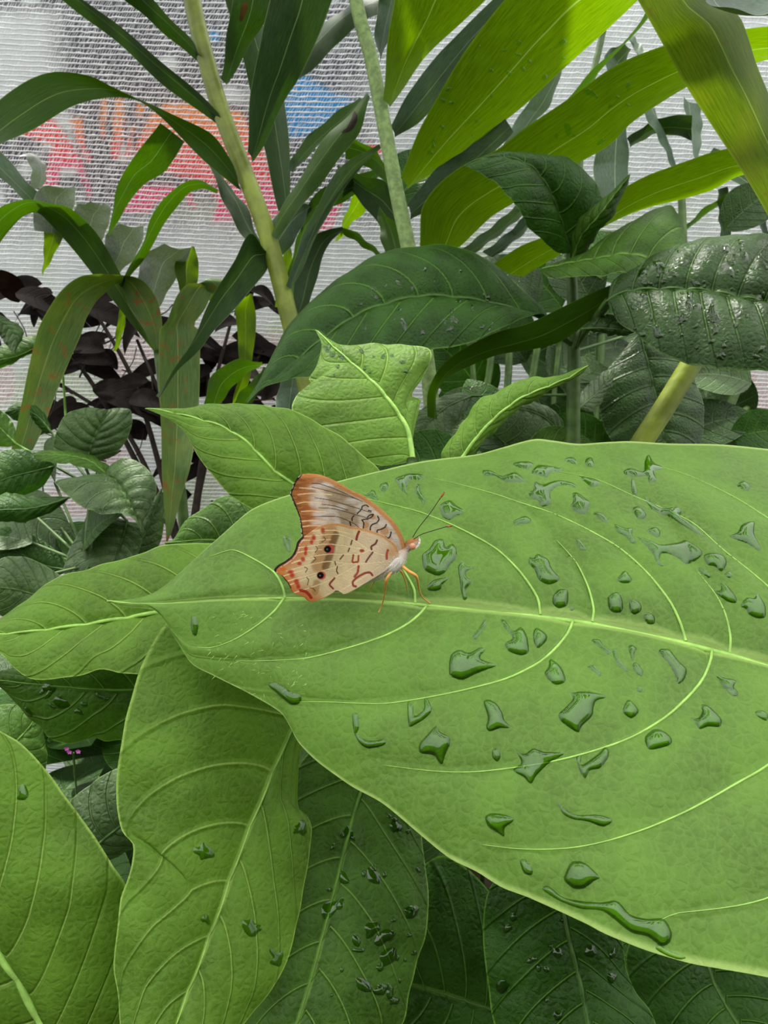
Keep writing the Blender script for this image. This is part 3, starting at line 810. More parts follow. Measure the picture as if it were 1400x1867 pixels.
RB(gin1, 'st_green', [(434, 338), (425, 300), (385, 243), (300, 203), (240, 177), (170, 141), (100, 131), (50, 145), (0, 180), (-60, 250)],
   [(440, 350), (410, 325), (370, 291), (310, 231), (250, 184), (200, 178), (130, 195), (60, 235), (0, 265), (-50, 310)], (.515, .50, .47, .44), tw=(.004, .01, .0, -.02), label='ginger leaf arching over to the left edge')
RB(gin1, 'st_dark', [(382, 298), (400, 350), (430, 412), (462, 452), (474, 466)][::-1], [(405, 322), (425, 350), (448, 372), (465, 420), (478, 455)][::-1], (.53, .535, .54))
RB(gin1, 'st_dark', [(450, 276), (456, 180), (477, 60), (492, 0), (505, -70)], [(458, 296), (480, 265), (522, 180), (545, 142), (587, 52), (606, 0), (630, -70)], (.51, .49, .47), tw=.016)
RB(gin1, 'st_dark', [(404, 145), (411, 80), (424, 0), (430, -50)], [(412, 158), (450, 92), (480, 45), (496, 0), (510, -50)], (.515, .50, .49), label='ginger leaf with a brown withered streak', key='s1f')
RB(gin1, 'st_dark', [(508, 385), (495, 330), (478, 258), (460, 180), (430, 60), (405, -20)], [(530, 378), (530, 320), (520, 190), (500, 110), (470, 20), (440, -20)], (.56, .56, .55))
RB(gin1, 'st_green', [(494, 425), (510, 385), (535, 345), (560, 300), (600, 242), (640, 205), (672, 170)], [(503, 436), (540, 390), (580, 340), (620, 290), (655, 240), (676, 178)], (.515, .51, .50), tw=-.008, label='ginger leaf with a black spot near its tip', key='s1h')
RB(gin1, 'st_glauc', [(528, 312), (530, 290), (560, 250), (600, 215), (655, 176)], [(534, 314), (570, 276), (600, 250), (632, 220), (660, 180)], (.55, .54, .53))
RB(gin1, 'st_glauc', [(522, 522), (530, 490), (552, 430), (580, 370), (608, 322), (640, 288), (692, 264)], [(530, 528), (560, 470), (592, 400), (625, 350), (660, 302), (694, 270)], (.515, .505, .49), tw=.01)
RB(gin1, 'st_dark', [(528, 585), (535, 530), (545, 480), (572, 432), (600, 416), (624, 414)], [(536, 602), (562, 560), (582, 490), (602, 440), (626, 419)], (.53, .54, .54))
RB(gin1, 'st_dark', [(540, 400), (558, 375), (590, 342), (640, 322), (695, 303)], [(548, 420), (575, 390), (622, 370), (662, 345), (696, 314)], (.56, .55, .55))
RB(gin1, 'st_dark', [(482, 455), (460, 425), (450, 432), (430, 470), (400, 517), (372, 575), (350, 620), (320, 672), (300, 707), (288, 724)], [(492, 475), (484, 498), (455, 532), (425, 565), (395, 600), (365, 635), (332, 667), (310, 700), (289, 725)],
   (.515, .50, .47, .45), tw=.012, label='rolled dark ginger leaf hanging down to the left')
RB(gin1, 'st_glauc', [(478, 452), (490, 410), (520, 380), (560, 372)], [(500, 480), (530, 450), (552, 410), (566, 376)], (.53, .54, .55))
RB(gin1, 'st_green', [(515, 560), (525, 500), (540, 440), (560, 390)], [(522, 565), (545, 510), (558, 450), (572, 395)], (.56, .57, .57))

gin2 = thing('ginger_plant', (0.03, 0.46, 0.0), 'pale ginger stalk with broad sunlit leaves spreading to the upper right', 'plant')
s2 = [(640, -50, .47), (655, 30, .47), (675, 100, .47), (695, 200, .47), (712, 290, .47), (725, 360, .47), (738, 420, .47), (748, 470, .47), (768, 590, .475), (785, 720, .48), (790, 840, .485)]
stem_to_ground(gin2, s2, .0042, .0052, 'stalk2', name='stalk', n=60, ns=12, foot=[0.04, 0.46, 0])
RB(gin2, 'st_back', [(697, 182), (704, 100), (718, 10), (728, -60)], [(708, 197), (770, 112), (850, 32), (885, 0), (940, -60)], (.465, .44, .42), tw=.02)
RB(gin2, 'st_back', [(732, 325), (760, 242), (800, 172), (850, 92), (900, 22), (925, -8), (980, -70)], [(738, 346), (800, 310), (880, 252), (960, 190), (1040, 112), (1120, 42), (1165, 0), (1230, -70)], (.465, .42, .38), tw=.03, nv=17, label='broad sunlit ginger leaf across the top centre', key='s2b')
RB(gin2, 'st_glauc', [(714, 232), (740, 175), (790, 110), (850, 45), (900, 0), (940, -40)], [(720, 252), (765, 222), (810, 170), (860, 100), (925, 20), (965, -30)], (.475, .46, .45), tw=.01)
RB(gin2, 'st_glauc', [(744, 372), (790, 312), (850, 270), (920, 215)], [(748, 402), (800, 372), (870, 312), (935, 240)], (.475, .47, .46))
RB(gin2, 'st_glauc', [(685, 85), (684, 40), (692, 0), (700, -40)], [(692, 114), (706, 80), (718, 40), (730, -20)], (.475, .47, .46))
RB(gin2, 'st_dark', [(700, 20), (640, 55), (598, 100), (550, 142), (520, 165)], [(690, -10), (640, 8), (600, 36), (560, 80), (530, 120)], (.50, .52, .54), tw=.01)
RB(gin2, 'st_green', [(716, 330), (690, 280), (650, 255), (620, 250)], [(712, 345), (690, 320), (660, 300), (630, 290)], (.50, .52, .53))
RB(gin2, 'st_dark', [(722, 370), (700, 330), (660, 320), (615, 300)], [(726, 440), (700, 420), (650, 360), (610, 320)], (.52, .54, .55))
RB(gin2, 'st_green', [(738, 470), (730, 420), (705, 392), (690, 380)], [(708, 480), (695, 440), (690, 400), (688, 380)], (.49, .50, .51))
RB(gin2, 'st_green', [(700, 468), (670, 440), (640, 418), (618, 416)], [(698, 474), (662, 450), (632, 430), (616, 420)], (.55, .56, .57))
RB(gin2, 'st_back', [(660, 330), (640, 365), (625, 405), (612, 440)], [(690, 345), (665, 385), (640, 410), (616, 442)], (.56, .57, .57))

gin3 = thing('ginger_plant', (0.2, 0.42, 0.0), 'ginger with long yellow-green strap leaves and a thick slanting stalk on the right', 'plant')
stem_to_ground(gin3, [(1360, 470, .43), (1310, 580, .43), (1262, 660, .43), (1210, 745, .43), (1165, 815, .43), (1120, 900, .43)], .0056, .0062, 'stalk', name='stalk', n=40, ns=12, foot=[0.10, 0.43, 0])
RB(gin3, 'st_back', [(764, 448), (768, 380), (800, 335), (850, 300), (905, 275), (960, 230), (1040, 176), (1120, 122), (1200, 88), (1280, 62), (1400, 48), (1470, 60)],
   [(838, 448), (895, 395), (960, 358), (1030, 310), (1065, 290), (1112, 262), (1150, 225), (1210, 186), (1260, 156), (1330, 128), (1400, 108), (1470, 100)], (.46, .43, .40, .38, .38), tw=.02, nu=80, nv=17, label='long sunlit strap leaf sweeping up to the right', key='r1')
RB(gin3, 'st_back', [(900, 482), (950, 450), (1000, 428), (1085, 385), (1130, 350), (1180, 320), (1230, 300), (1290, 280), (1345, 270), (1420, 262)], [(955, 505), (1010, 472), (1060, 435), (1110, 408), (1180, 381), (1250, 360), (1300, 345), (1350, 322), (1420, 312)], (.45, .42, .40, .38), tw=.012, nu=70)
RB(gin3, 'st_spot', [(1110, -110), (1162, 0), (1204, 79), (1247, 149), (1290, 212), (1321, 263), (1365, 338), (1400, 397), (1450, 480), (1500, 590)][::-1], [(1250, -80), (1288, 0), (1341, 26), (1361, 63), (1380, 114), (1400, 160), (1430, 240), (1470, 350), (1505, 592)][::-1], (.37, .335, .30), tw=.012, nv=17, label='spotted yellow-green strap leaf hanging across the upper right corner', key='r3')
RB(gin3, 'st_green', [(1010, 205), (1060, 150), (1120, 90), (1170, 40), (1195, -20)], [(1060, 182), (1100, 118), (1150, 62), (1180, 27), (1220, -20)], (.50, .48, .46), tw=.008)
RB(gin3, 'st_green', [(780, 760), (782, 715), (800, 672), (835, 640), (900, 610), (960, 590), (1010, 566), (1080, 536), (1160, 497)], [(798, 765), (797, 720), (815, 690), (845, 670), (900, 650), (960, 640), (1020, 622), (1080, 582), (1165, 505)], (.44, .40, .385, .37), tw=.01, label='dark shaded strap leaf slanting below the glossy leaf')
RB(gin3, 'st_glauc', [(1288, -30), (1290, 0), (1320, 14), (1345, 21), (1400, 24), (1450, 20)], [(1340, -40), (1350, -20), (1370, -10), (1400, -10), (1450, -20)], (.30, .30, .30), tw=.02)

# ------------------------------------------------------------------ arching strap plant on the left
reed = thing('strap_leaf_plant', (-0.2, 0.55, 0.0), 'clump of arching strap leaves with browning tips on the left', 'plant')
tube('stem', np.vstack([pxpath([(290, 640, .56), (305, 760, .56), (330, 900, .56)]), px(np.array([335.]), np.array([960.]), np.array([.56])) * [1, 1, 0]]), .004, M['stem'], reed)
RB(reed, 'st_old', [(292, 650), (296, 590), (285, 545), (255, 510), (190, 499), (150, 502), (125, 516), (105, 537), (87, 567), (72, 597), (60, 640), (47, 692), (37, 742), (22, 817), (9, 888)],
   [(286, 645), (262, 600), (235, 560), (216, 518), (190, 535), (172, 552), (155, 582), (147, 610), (135, 640), (120, 677), (110, 700), (95, 735), (80, 775), (52, 835), (10, 890)], (.56, .55, .53, .50, .48), tw=(.0, .01, .02, .01, .005), nu=80, label='arching leaf with a long drooping brown-spotted end')
RB(reed, 'st_green', [(290, 655), (250, 560), (215, 490), (175, 425), (130, 380), (90, 369), (50, 363), (0, 380), (-50, 430)], [(278, 640), (210, 552), (165, 496), (120, 440), (78, 392), (62, 386), (40, 396), (0, 446), (-30, 500)], (.565, .555, .54, .52), tw=(.0, .005, .02, .02))
RB(reed, 'st_old', [(300, 990), (340, 860), (380, 640), (385, 560), (372, 520), (345, 516), (322, 540), (302, 588), (291, 600), (290, 660), (292, 750), (295, 850), (300, 930), (303, 987)][3:], [(440, 560), (415, 520), (398, 512), (375, 560), (352, 592), (363, 605), (365, 680), (362, 745), (347, 850), (331, 905), (316, 960), (306, 988)], (.56, .54, .52, .50, .49), tw=(.0, .02, .02, .01, .0), label='drooping leaf with a folded top and browned tip hanging below the rolled leaf')
RB(reed, 'st_glauc', [(-40, 240), (0, 275), (40, 320), (90, 370), (150, 430)], [(-40, 290), (0, 325), (30, 350), (70, 390), (120, 440)], (.56, .56, .57))
RB(reed, 'st_green', [(292, 224), (258, 268), (226, 312), (212, 350), (202, 395), (199, 430)], [(336, 258), (302, 312), (266, 332), (242, 362), (222, 388), (201, 432)], (.50, .51, .51), label='short dark leaf tip hanging from the arching ginger leaf')
RB(reed, 'st_green', [(396, 345), (362, 330), (330, 335), (300, 360), (275, 400), (260, 440), (240, 482), (218, 520)], [(396, 352), (370, 346), (340, 356), (312, 390), (288, 430), (272, 455), (254, 486), (222, 524)], (.52, .53, .54, .55))
for q in (([(50, 345), (58, 320), (50, 290), (35, 285)], [(82, 335), (85, 310), (80, 296), (60, 280)]), ([(62, 420), (60, 375), (70, 345), (100, 338)], [(120, 425), (135, 375), (138, 345), (135, 340)]),
          ([(130, 420), (132, 395), (140, 375), (165, 368)], [(185, 440), (198, 410), (202, 385), (198, 370)]), ([(188, 480), (190, 450), (195, 425), (220, 408)], [(215, 500), (245, 470), (262, 430), (262, 412)]),
          ([(245, 560), (252, 500), (262, 462), (300, 446)], [(290, 560), (322, 505), (342, 470), (350, 452)])):
    RB(reed, 'st_skysheen', q[0], q[1], (.57, .56, .55), tw=.015)
RB(reed, 'st_back', [(78, 390), (80, 430), (79, 470), (78, 502)], [(128, 398), (112, 440), (95, 470), (79, 503)], (.57, .57, .57), tw=.005)
RB(reed, 'st_back', [(350, 448), (330, 462), (318, 485), (325, 520), (332, 540)], [(352, 450), (361, 470), (361, 510), (352, 530), (334, 541)], (.56, .56, .56), tw=.005)
RB(reed, 'st_back', [(455, 535), (430, 560), (434, 620), (436, 680), (424, 735)], [(458, 536), (467, 575), (462, 640), (452, 700), (427, 737)], (.55, .55, .55), tw=.005)
RB(reed, 'st_green', [(372, 740), (382, 692), (408, 666), (440, 655), (478, 660)], [(400, 740), (418, 712), (445, 686), (479, 663)], (.53, .53, .53), tw=.01)
RB(reed, 'st_back', [(500, 560), (505, 520), (515, 470), (520, 430)], [(510, 560), (525, 520), (532, 470), (524, 430)], (.58, .58, .58), tw=.004)
RB(reed, 'st_green', [(420, 745), (440, 712), (465, 690), (480, 668)], [(450, 745), (470, 720), (480, 700), (482, 670)], (.54, .54, .55))
RB(reed, 'st_back', [(208, 640), (212, 600), (220, 560), (228, 545)], [(212, 642), (225, 605), (230, 570), (230, 546)], (.58, .58, .58), tw=.004)
RB(reed, 'st_glauc', [(500, 760), (505, 720), (515, 690), (530, 660)], [(545, 760), (548, 720), (545, 690), (540, 660)], (.52, .53, .53))

# ------------------------------------------------------------------ lower-left shrub in the middle distance
shrub_d = thing('broadleaf_shrub', (-0.17, 0.43, 0.0), 'small shaded shrub below the arching strap leaves on the left', 'shrub')
stem_to_ground(shrub_d, [(175, 870, .44), (165, 960, .44), (160, 1060, .44)], .0025, .0035, 'stem', foot=[-0.16, 0.44, 0])
sd = P3(172, 890, .44)
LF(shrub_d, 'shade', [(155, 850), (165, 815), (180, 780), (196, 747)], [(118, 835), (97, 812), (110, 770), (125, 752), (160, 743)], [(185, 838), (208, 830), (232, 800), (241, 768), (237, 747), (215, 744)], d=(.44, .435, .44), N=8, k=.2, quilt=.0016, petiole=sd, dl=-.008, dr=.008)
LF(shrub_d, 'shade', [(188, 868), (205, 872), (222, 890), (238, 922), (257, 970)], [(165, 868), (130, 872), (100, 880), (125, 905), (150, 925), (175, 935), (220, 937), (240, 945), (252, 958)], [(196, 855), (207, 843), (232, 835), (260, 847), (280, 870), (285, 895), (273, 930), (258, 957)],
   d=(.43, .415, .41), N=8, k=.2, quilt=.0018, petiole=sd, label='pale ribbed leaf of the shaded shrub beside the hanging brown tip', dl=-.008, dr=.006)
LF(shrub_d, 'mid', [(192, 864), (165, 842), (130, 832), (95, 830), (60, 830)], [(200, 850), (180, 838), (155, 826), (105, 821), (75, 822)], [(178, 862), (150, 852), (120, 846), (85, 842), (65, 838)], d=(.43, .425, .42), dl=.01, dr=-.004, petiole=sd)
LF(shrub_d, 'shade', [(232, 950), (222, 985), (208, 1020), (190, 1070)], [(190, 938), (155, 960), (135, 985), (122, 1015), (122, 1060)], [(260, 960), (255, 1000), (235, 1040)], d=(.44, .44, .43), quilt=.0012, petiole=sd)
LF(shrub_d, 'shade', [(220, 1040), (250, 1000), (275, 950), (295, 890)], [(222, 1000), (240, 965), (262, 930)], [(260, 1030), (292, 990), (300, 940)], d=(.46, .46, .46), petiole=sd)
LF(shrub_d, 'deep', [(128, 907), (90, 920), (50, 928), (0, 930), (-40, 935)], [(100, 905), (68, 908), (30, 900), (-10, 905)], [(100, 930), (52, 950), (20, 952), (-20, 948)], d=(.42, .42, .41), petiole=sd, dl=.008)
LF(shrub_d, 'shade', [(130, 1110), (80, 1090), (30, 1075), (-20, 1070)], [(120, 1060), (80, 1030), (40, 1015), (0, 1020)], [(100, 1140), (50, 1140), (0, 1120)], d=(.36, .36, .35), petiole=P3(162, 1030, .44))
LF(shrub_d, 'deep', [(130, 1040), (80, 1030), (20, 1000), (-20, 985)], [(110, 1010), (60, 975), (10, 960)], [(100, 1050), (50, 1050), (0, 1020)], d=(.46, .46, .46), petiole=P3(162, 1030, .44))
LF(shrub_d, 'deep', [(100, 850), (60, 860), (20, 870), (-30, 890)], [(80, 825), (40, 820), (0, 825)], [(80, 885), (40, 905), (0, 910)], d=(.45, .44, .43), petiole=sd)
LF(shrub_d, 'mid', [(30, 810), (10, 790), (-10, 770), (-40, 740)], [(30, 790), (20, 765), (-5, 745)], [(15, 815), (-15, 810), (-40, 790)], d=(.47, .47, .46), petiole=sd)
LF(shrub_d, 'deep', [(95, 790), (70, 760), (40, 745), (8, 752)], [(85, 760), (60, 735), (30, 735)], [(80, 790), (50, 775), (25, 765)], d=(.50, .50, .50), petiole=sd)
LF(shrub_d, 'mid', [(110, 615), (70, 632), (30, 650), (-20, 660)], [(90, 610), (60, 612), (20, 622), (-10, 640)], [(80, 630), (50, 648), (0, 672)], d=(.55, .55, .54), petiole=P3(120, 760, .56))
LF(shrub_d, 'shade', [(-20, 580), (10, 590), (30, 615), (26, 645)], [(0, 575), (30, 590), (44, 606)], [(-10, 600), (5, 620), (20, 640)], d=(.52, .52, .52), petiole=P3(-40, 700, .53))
for (x, y, d, dx, dy, L) in [(150, 1000, .44, .5, -.8, .05), (60, 990, .46, -.6, -.2, .05), (100, 880, .46, .2, -.9, .05), (200, 1040, .47, .8, .1, .06), (40, 1060, .42, -.5, .1, .06), (110, 960, .5, .6, .3, .06), (20, 900, .5, .4, .2, .06), (80, 1010, .5, -.4, -.6, .06)]:
    b = P3(x, y, d)
    free_leaf(shrub_d, random.choice(['deep', 'shade']), b, (dx, random.uniform(-.5, .2), -dy), (0, -.5, 1), L, L * .28, 0.3)
    tube('petiole', np.array([P3(162, 1030, .44) * (1 - w) + b * w for w in np.linspace(0, 1, 6)]), .0009, M['stem'], shrub_d, 5)

# ------------------------------------------------------------------ dark-leaved shrub in front of the net
shrub_p = thing('dark_shrub', (-0.2, 0.68, 0.0), 'twiggy shrub with small dark purple-brown leaves against the net', 'shrub')
rnd = random.Random(21)
for k, (x0, x1, y1) in enumerate([(330, 60, 560), (330, 150, 530), (340, 250, 620), (350, 420, 590), (340, 480, 640), (330, 110, 700), (345, 380, 680)]):
    P = pxpath([(x1, y1, .70), ((x0 + x1) / 2 + rnd.uniform(-20, 20), (y1 + 1000) / 2 - 60, .68), (x0, 1000, .68)], 20)
    P = np.vstack([P, P[-1:] * [1, 1, 0]])
    tube('branch', P, np.linspace(.0014, .003, len(P)), M['twig'], shrub_p, 6)
spots = [(40, 560, 30), (20, 585, 30), (75, 525, 35), (100, 540, 30), (60, 600, 28), (150, 600, 30), (180, 590, 34), (200, 620, 38), (230, 640, 36), (180, 640, 30), (250, 600, 36), (280, 640, 32), (160, 700, 40), (130, 740, 34), (170, 750, 34), (220, 720, 30), (240, 730, 30), (260, 690, 32), (210, 680, 26), (380, 690, 30), (400, 640, 34), (420, 610, 34), (380, 600, 30), (490, 565, 40), (510, 570, 34), (420, 690, 30), (400, 720, 34), (440, 640, 28), (480, 720, 34), (360, 900, 34), (340, 840, 30), (380, 860, 30), (20, 530, 34), (0, 560, 30), (60, 570, 26), (110, 610, 28), (270, 760, 30), (260, 800, 30), (370, 760, 30), (390, 800, 34), (430, 745, 28), (150, 560, 32), (300, 720, 30), (350, 650, 32), (130, 650, 28), (330, 560, 30), (270, 560, 30), (10, 640, 28)]
for (x, y, s) in spots:
    d = rnd.uniform(.64, .72)
    L = s * 3.3 * d / FPX
    a = rnd.uniform(-.5, math.pi + .5)
    free_leaf(shrub_p, 'purple', P3(x + rnd.uniform(-12, 12), y + rnd.uniform(-8, 8), d), (math.cos(a), rnd.uniform(-.6, .4), math.sin(a) * 0.5), (rnd.uniform(-.3, .3), -.6, .8), L, L * .24, .35, 6, 14, 7)
for k in range(30):
    x, y, d = rnd.uniform(-20, 520), rnd.uniform(525, 760), rnd.uniform(.66, .76)
    a = rnd.uniform(-.5, math.pi + .5); L = rnd.uniform(.035, .06)
    free_leaf(shrub_p, 'purple', P3(x, y, d), (math.cos(a), rnd.uniform(-.6, .4), math.sin(a) * 0.5), (rnd.uniform(-.3, .3), -.6, .8), L, L * .24, .35, 6, 14, 7)
for k in range(46):
    x = rnd.uniform(30, 500); y = rnd.uniform(560, 960); d = rnd.uniform(.64, .73)
    a = rnd.uniform(0, math.pi)
    ln = rnd.uniform(30, 80)
    tube('twig', pxpath([(x, y, d), (x + ln * .5 * math.cos(a) + 6, y - ln * .5 * math.sin(a), d), (x + ln * math.cos(a), y - ln * math.sin(a), d + .01)], 7), rnd.uniform(.0004, .0009), M['twig'], shrub_p, 5)

# ------------------------------------------------------------------ undergrowth at the back right
back = thing('strap_leaf_plant', (0.2, 0.7, 0.0), 'tangle of shaded strap leaves and stems in the background on the right', 'plant')
BKD = (.66, .66, .65)
for sty, A, B in [('st_glauc', [(905, 285), (950, 205), (1012, 118)], [(935, 262), (1000, 195), (1024, 128)]),
                  ('st_glauc', [(1090, 380), (1082, 320), (1086, 270), (1100, 220)], [(1142, 380), (1146, 320), (1145, 260), (1140, 220)]),
                  ('st_dark', [(1143, 252), (1180, 226), (1215, 212), (1262, 209)], [(1148, 270), (1190, 246), (1225, 246), (1262, 256)]),
                  ('st_glauc', [(1225, 305), (1200, 252), (1172, 205)], [(1232, 305), (1216, 250), (1192, 198)]),
                  ('st_glauc', [(1245, 175), (1252, 220), (1265, 280), (1272, 290)], [(1278, 190), (1280, 230), (1278, 260), (1274, 290)]),
                  ('st_glauc', [(1150, 70), (1165, 105), (1180, 100)], [(1150, 60), (1175, 90), (1185, 95)]),
                  ('st_glauc', [(1100, 110), (1110, 90), (1140, 80)], [(1110, 190), (1135, 130), (1150, 90)]),
                  ('st_dark', [(1308, 345), (1310, 390), (1314, 430)], [(1326, 340), (1328, 390), (1334, 430)]),
                  ('st_glauc', [(1325, 385), (1350, 375), (1385, 410), (1395, 435)], [(1325, 365), (1360, 362), (1395, 395), (1400, 430)]),
                  ('st_green', [(1245, 415), (1290, 375), (1335, 350), (1370, 347)], [(1250, 418), (1295, 385), (1335, 357), (1370, 351)]),
                  ('st_dark', [(1280, 300), (1320, 320), (1380, 360), (1430, 420)], [(1300, 270), (1350, 290), (1400, 330), (1440, 400)]),
                  ('st_glauc', [(880, 460), (930, 420), (970, 380)], [(900, 470), (950, 430), (985, 390)]),
                  ('st_glauc', [(840, 455), (900, 410), (940, 375)], [(860, 465), (915, 425), (955, 390)]),
                  ('st_dark', [(760, 300), (770, 240), (790, 200), (830, 160)], [(800, 320), (830, 250), (850, 200), (870, 160)]),
                  ('st_dark', [(1170, 150), (1230, 120), (1290, 100)], [(1175, 170), (1235, 150), (1290, 130)])]:
    RB(back, sty, A, B, BKD, tw=.015)
for (pts, r) in [([(1101, 47), (1090, 98), (1074, 160), (1060, 260), (1050, 420)], .0026), ([(1240, 300), (1245, 420), (1250, 560), (1255, 720), (1260, 850)], .003), ([(1290, 440), (1300, 520), (1290, 640), (1270, 850)], .003),
                 ([(985, 600), (970, 690), (960, 760), (955, 850)], .0028), ([(1095, 560), (1095, 640), (1085, 740), (1080, 850)], .0035), ([(900, 600), (890, 690), (870, 770), (860, 850)], .0028), ([(860, 640), (865, 720), (870, 800)], .0022), ([(1020, 620), (1010, 720), (1000, 850)], .0022),
                 ([(1385, 560), (1360, 660), (1330, 740), (1290, 830)], .0038), ([(1365, 745), (1320, 770), (1285, 790)], .003), ([(1225, 640), (1240, 700), (1260, 740), (1280, 790)], .003), ([(930, 610), (925, 700), (915, 780)], .003), ([(780, 300), (775, 420), (770, 560), (790, 720)], .0035), ([(700, 380), (712, 470), (720, 560)], .003)]:
    tube('stem', pxpath([(*p, .60) for p in pts], 16), r, M['stem'], back, 7)
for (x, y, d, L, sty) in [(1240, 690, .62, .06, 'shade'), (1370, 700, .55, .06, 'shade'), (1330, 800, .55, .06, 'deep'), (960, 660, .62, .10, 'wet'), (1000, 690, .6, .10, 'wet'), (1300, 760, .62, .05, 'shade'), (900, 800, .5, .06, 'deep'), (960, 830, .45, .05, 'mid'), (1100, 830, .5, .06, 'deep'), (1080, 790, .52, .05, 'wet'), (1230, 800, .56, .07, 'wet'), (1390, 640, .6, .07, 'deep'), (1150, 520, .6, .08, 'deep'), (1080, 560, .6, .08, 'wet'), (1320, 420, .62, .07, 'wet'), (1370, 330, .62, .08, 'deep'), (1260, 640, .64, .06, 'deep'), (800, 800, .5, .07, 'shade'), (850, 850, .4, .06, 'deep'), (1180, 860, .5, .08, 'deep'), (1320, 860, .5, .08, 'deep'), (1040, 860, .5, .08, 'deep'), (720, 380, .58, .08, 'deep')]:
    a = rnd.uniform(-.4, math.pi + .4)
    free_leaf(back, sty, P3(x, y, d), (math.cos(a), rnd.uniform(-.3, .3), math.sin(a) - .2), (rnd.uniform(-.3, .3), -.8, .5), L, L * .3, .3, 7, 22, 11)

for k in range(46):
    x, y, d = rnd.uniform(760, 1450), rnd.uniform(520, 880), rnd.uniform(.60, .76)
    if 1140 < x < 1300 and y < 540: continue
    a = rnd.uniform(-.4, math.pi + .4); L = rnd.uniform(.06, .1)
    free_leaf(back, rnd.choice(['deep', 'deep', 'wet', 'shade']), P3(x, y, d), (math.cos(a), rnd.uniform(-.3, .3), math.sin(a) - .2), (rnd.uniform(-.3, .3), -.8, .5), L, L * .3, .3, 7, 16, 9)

# low dark growth under the foreground leaves
low = thing('ground_cover', (0.0, 0.35, 0.0), 'dark low growth in the gaps under the foreground leaves', 'plant')
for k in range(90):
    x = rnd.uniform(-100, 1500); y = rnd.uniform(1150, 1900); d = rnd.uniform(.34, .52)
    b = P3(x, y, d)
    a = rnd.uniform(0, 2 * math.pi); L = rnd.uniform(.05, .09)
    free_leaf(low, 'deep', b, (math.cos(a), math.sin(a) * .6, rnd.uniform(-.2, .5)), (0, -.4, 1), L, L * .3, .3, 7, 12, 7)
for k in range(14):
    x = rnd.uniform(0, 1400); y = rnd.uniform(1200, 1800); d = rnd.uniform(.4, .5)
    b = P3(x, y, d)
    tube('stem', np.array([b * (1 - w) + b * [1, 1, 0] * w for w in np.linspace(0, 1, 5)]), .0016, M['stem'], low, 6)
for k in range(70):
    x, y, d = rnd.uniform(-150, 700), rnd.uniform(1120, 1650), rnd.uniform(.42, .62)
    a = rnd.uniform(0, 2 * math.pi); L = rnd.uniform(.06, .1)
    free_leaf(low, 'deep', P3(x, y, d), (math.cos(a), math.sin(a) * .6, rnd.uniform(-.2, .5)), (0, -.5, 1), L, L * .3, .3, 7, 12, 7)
fl = thing('pink_flower', P3(136, 1366, .36), 'tiny pink blossoms in the dark gap beneath the left leaves', 'flower')
pk = plain_mat('pink_petal', lin((205, 110, 190)), 0.6, 0.2, 0.2, 200)
for (cx, cy) in [(127, 1370), (143, 1369), (122, 1364)]:
    for q in range(5):
        a = q * 2 * math.pi / 5 + .3
        c = P3(cx, cy, .355)
        free_leaf(fl, 'deep', c, (math.cos(a), -.4, math.sin(a)), (0, -1, .1), .0014, .0007, 0.1, 3, 6, 5, name='petal').data.materials[0] = pk
tube('stem', np.array([P3(134, 1372, .358), P3(136, 1400, .37), P3(140, 1450, .39)]), .0005, M['stem'], fl, 5)

# ------------------------------------------------------------------ water drops
def poly_grid(poly, step):
    """mesh of a closed outline: grid points inside, rim points snapped to the outline; returns xy, faces, inner distance"""
    poly = np.asarray(poly, float)
    x0, y0 = poly.min(0) - step * 1.5; x1, y1 = poly.max(0) + step * 1.5
    gx = np.arange(x0, x1 + step, step); gy = np.arange(y0, y1 + step, step)
    X, Y = np.meshgrid(gx, gy, indexing='ij')
    P = np.stack([X.ravel(), Y.ravel()], 1)
    ins = inside(P, poly)
    dist, near = seg_dist(P, poly)
    rim = (~ins) & (dist < step * 1.05)
    P2 = np.where(rim[:, None], near, P)
    ok = (ins | rim).reshape(X.shape); insg = ins.reshape(X.shape)
    n0, n1 = X.shape
    ids = np.arange(n0 * n1).reshape(n0, n1)
    a, b, c, d = ids[:-1, :-1], ids[1:, :-1], ids[1:, 1:], ids[:-1, 1:]
    full = ok[:-1, :-1] & ok[1:, :-1] & ok[1:, 1:] & ok[:-1, 1:] & (insg[:-1, :-1] | insg[1:, :-1] | insg[1:, 1:] | insg[:-1, 1:])
    F = np.stack([a[full], b[full], c[full], d[full]], 1)
    use = np.unique(F)
    rm = np.full(n0 * n1, -1); rm[use] = np.arange(len(use))
    return P2[use], rm[F], np.where(ins, dist, 0)[use]

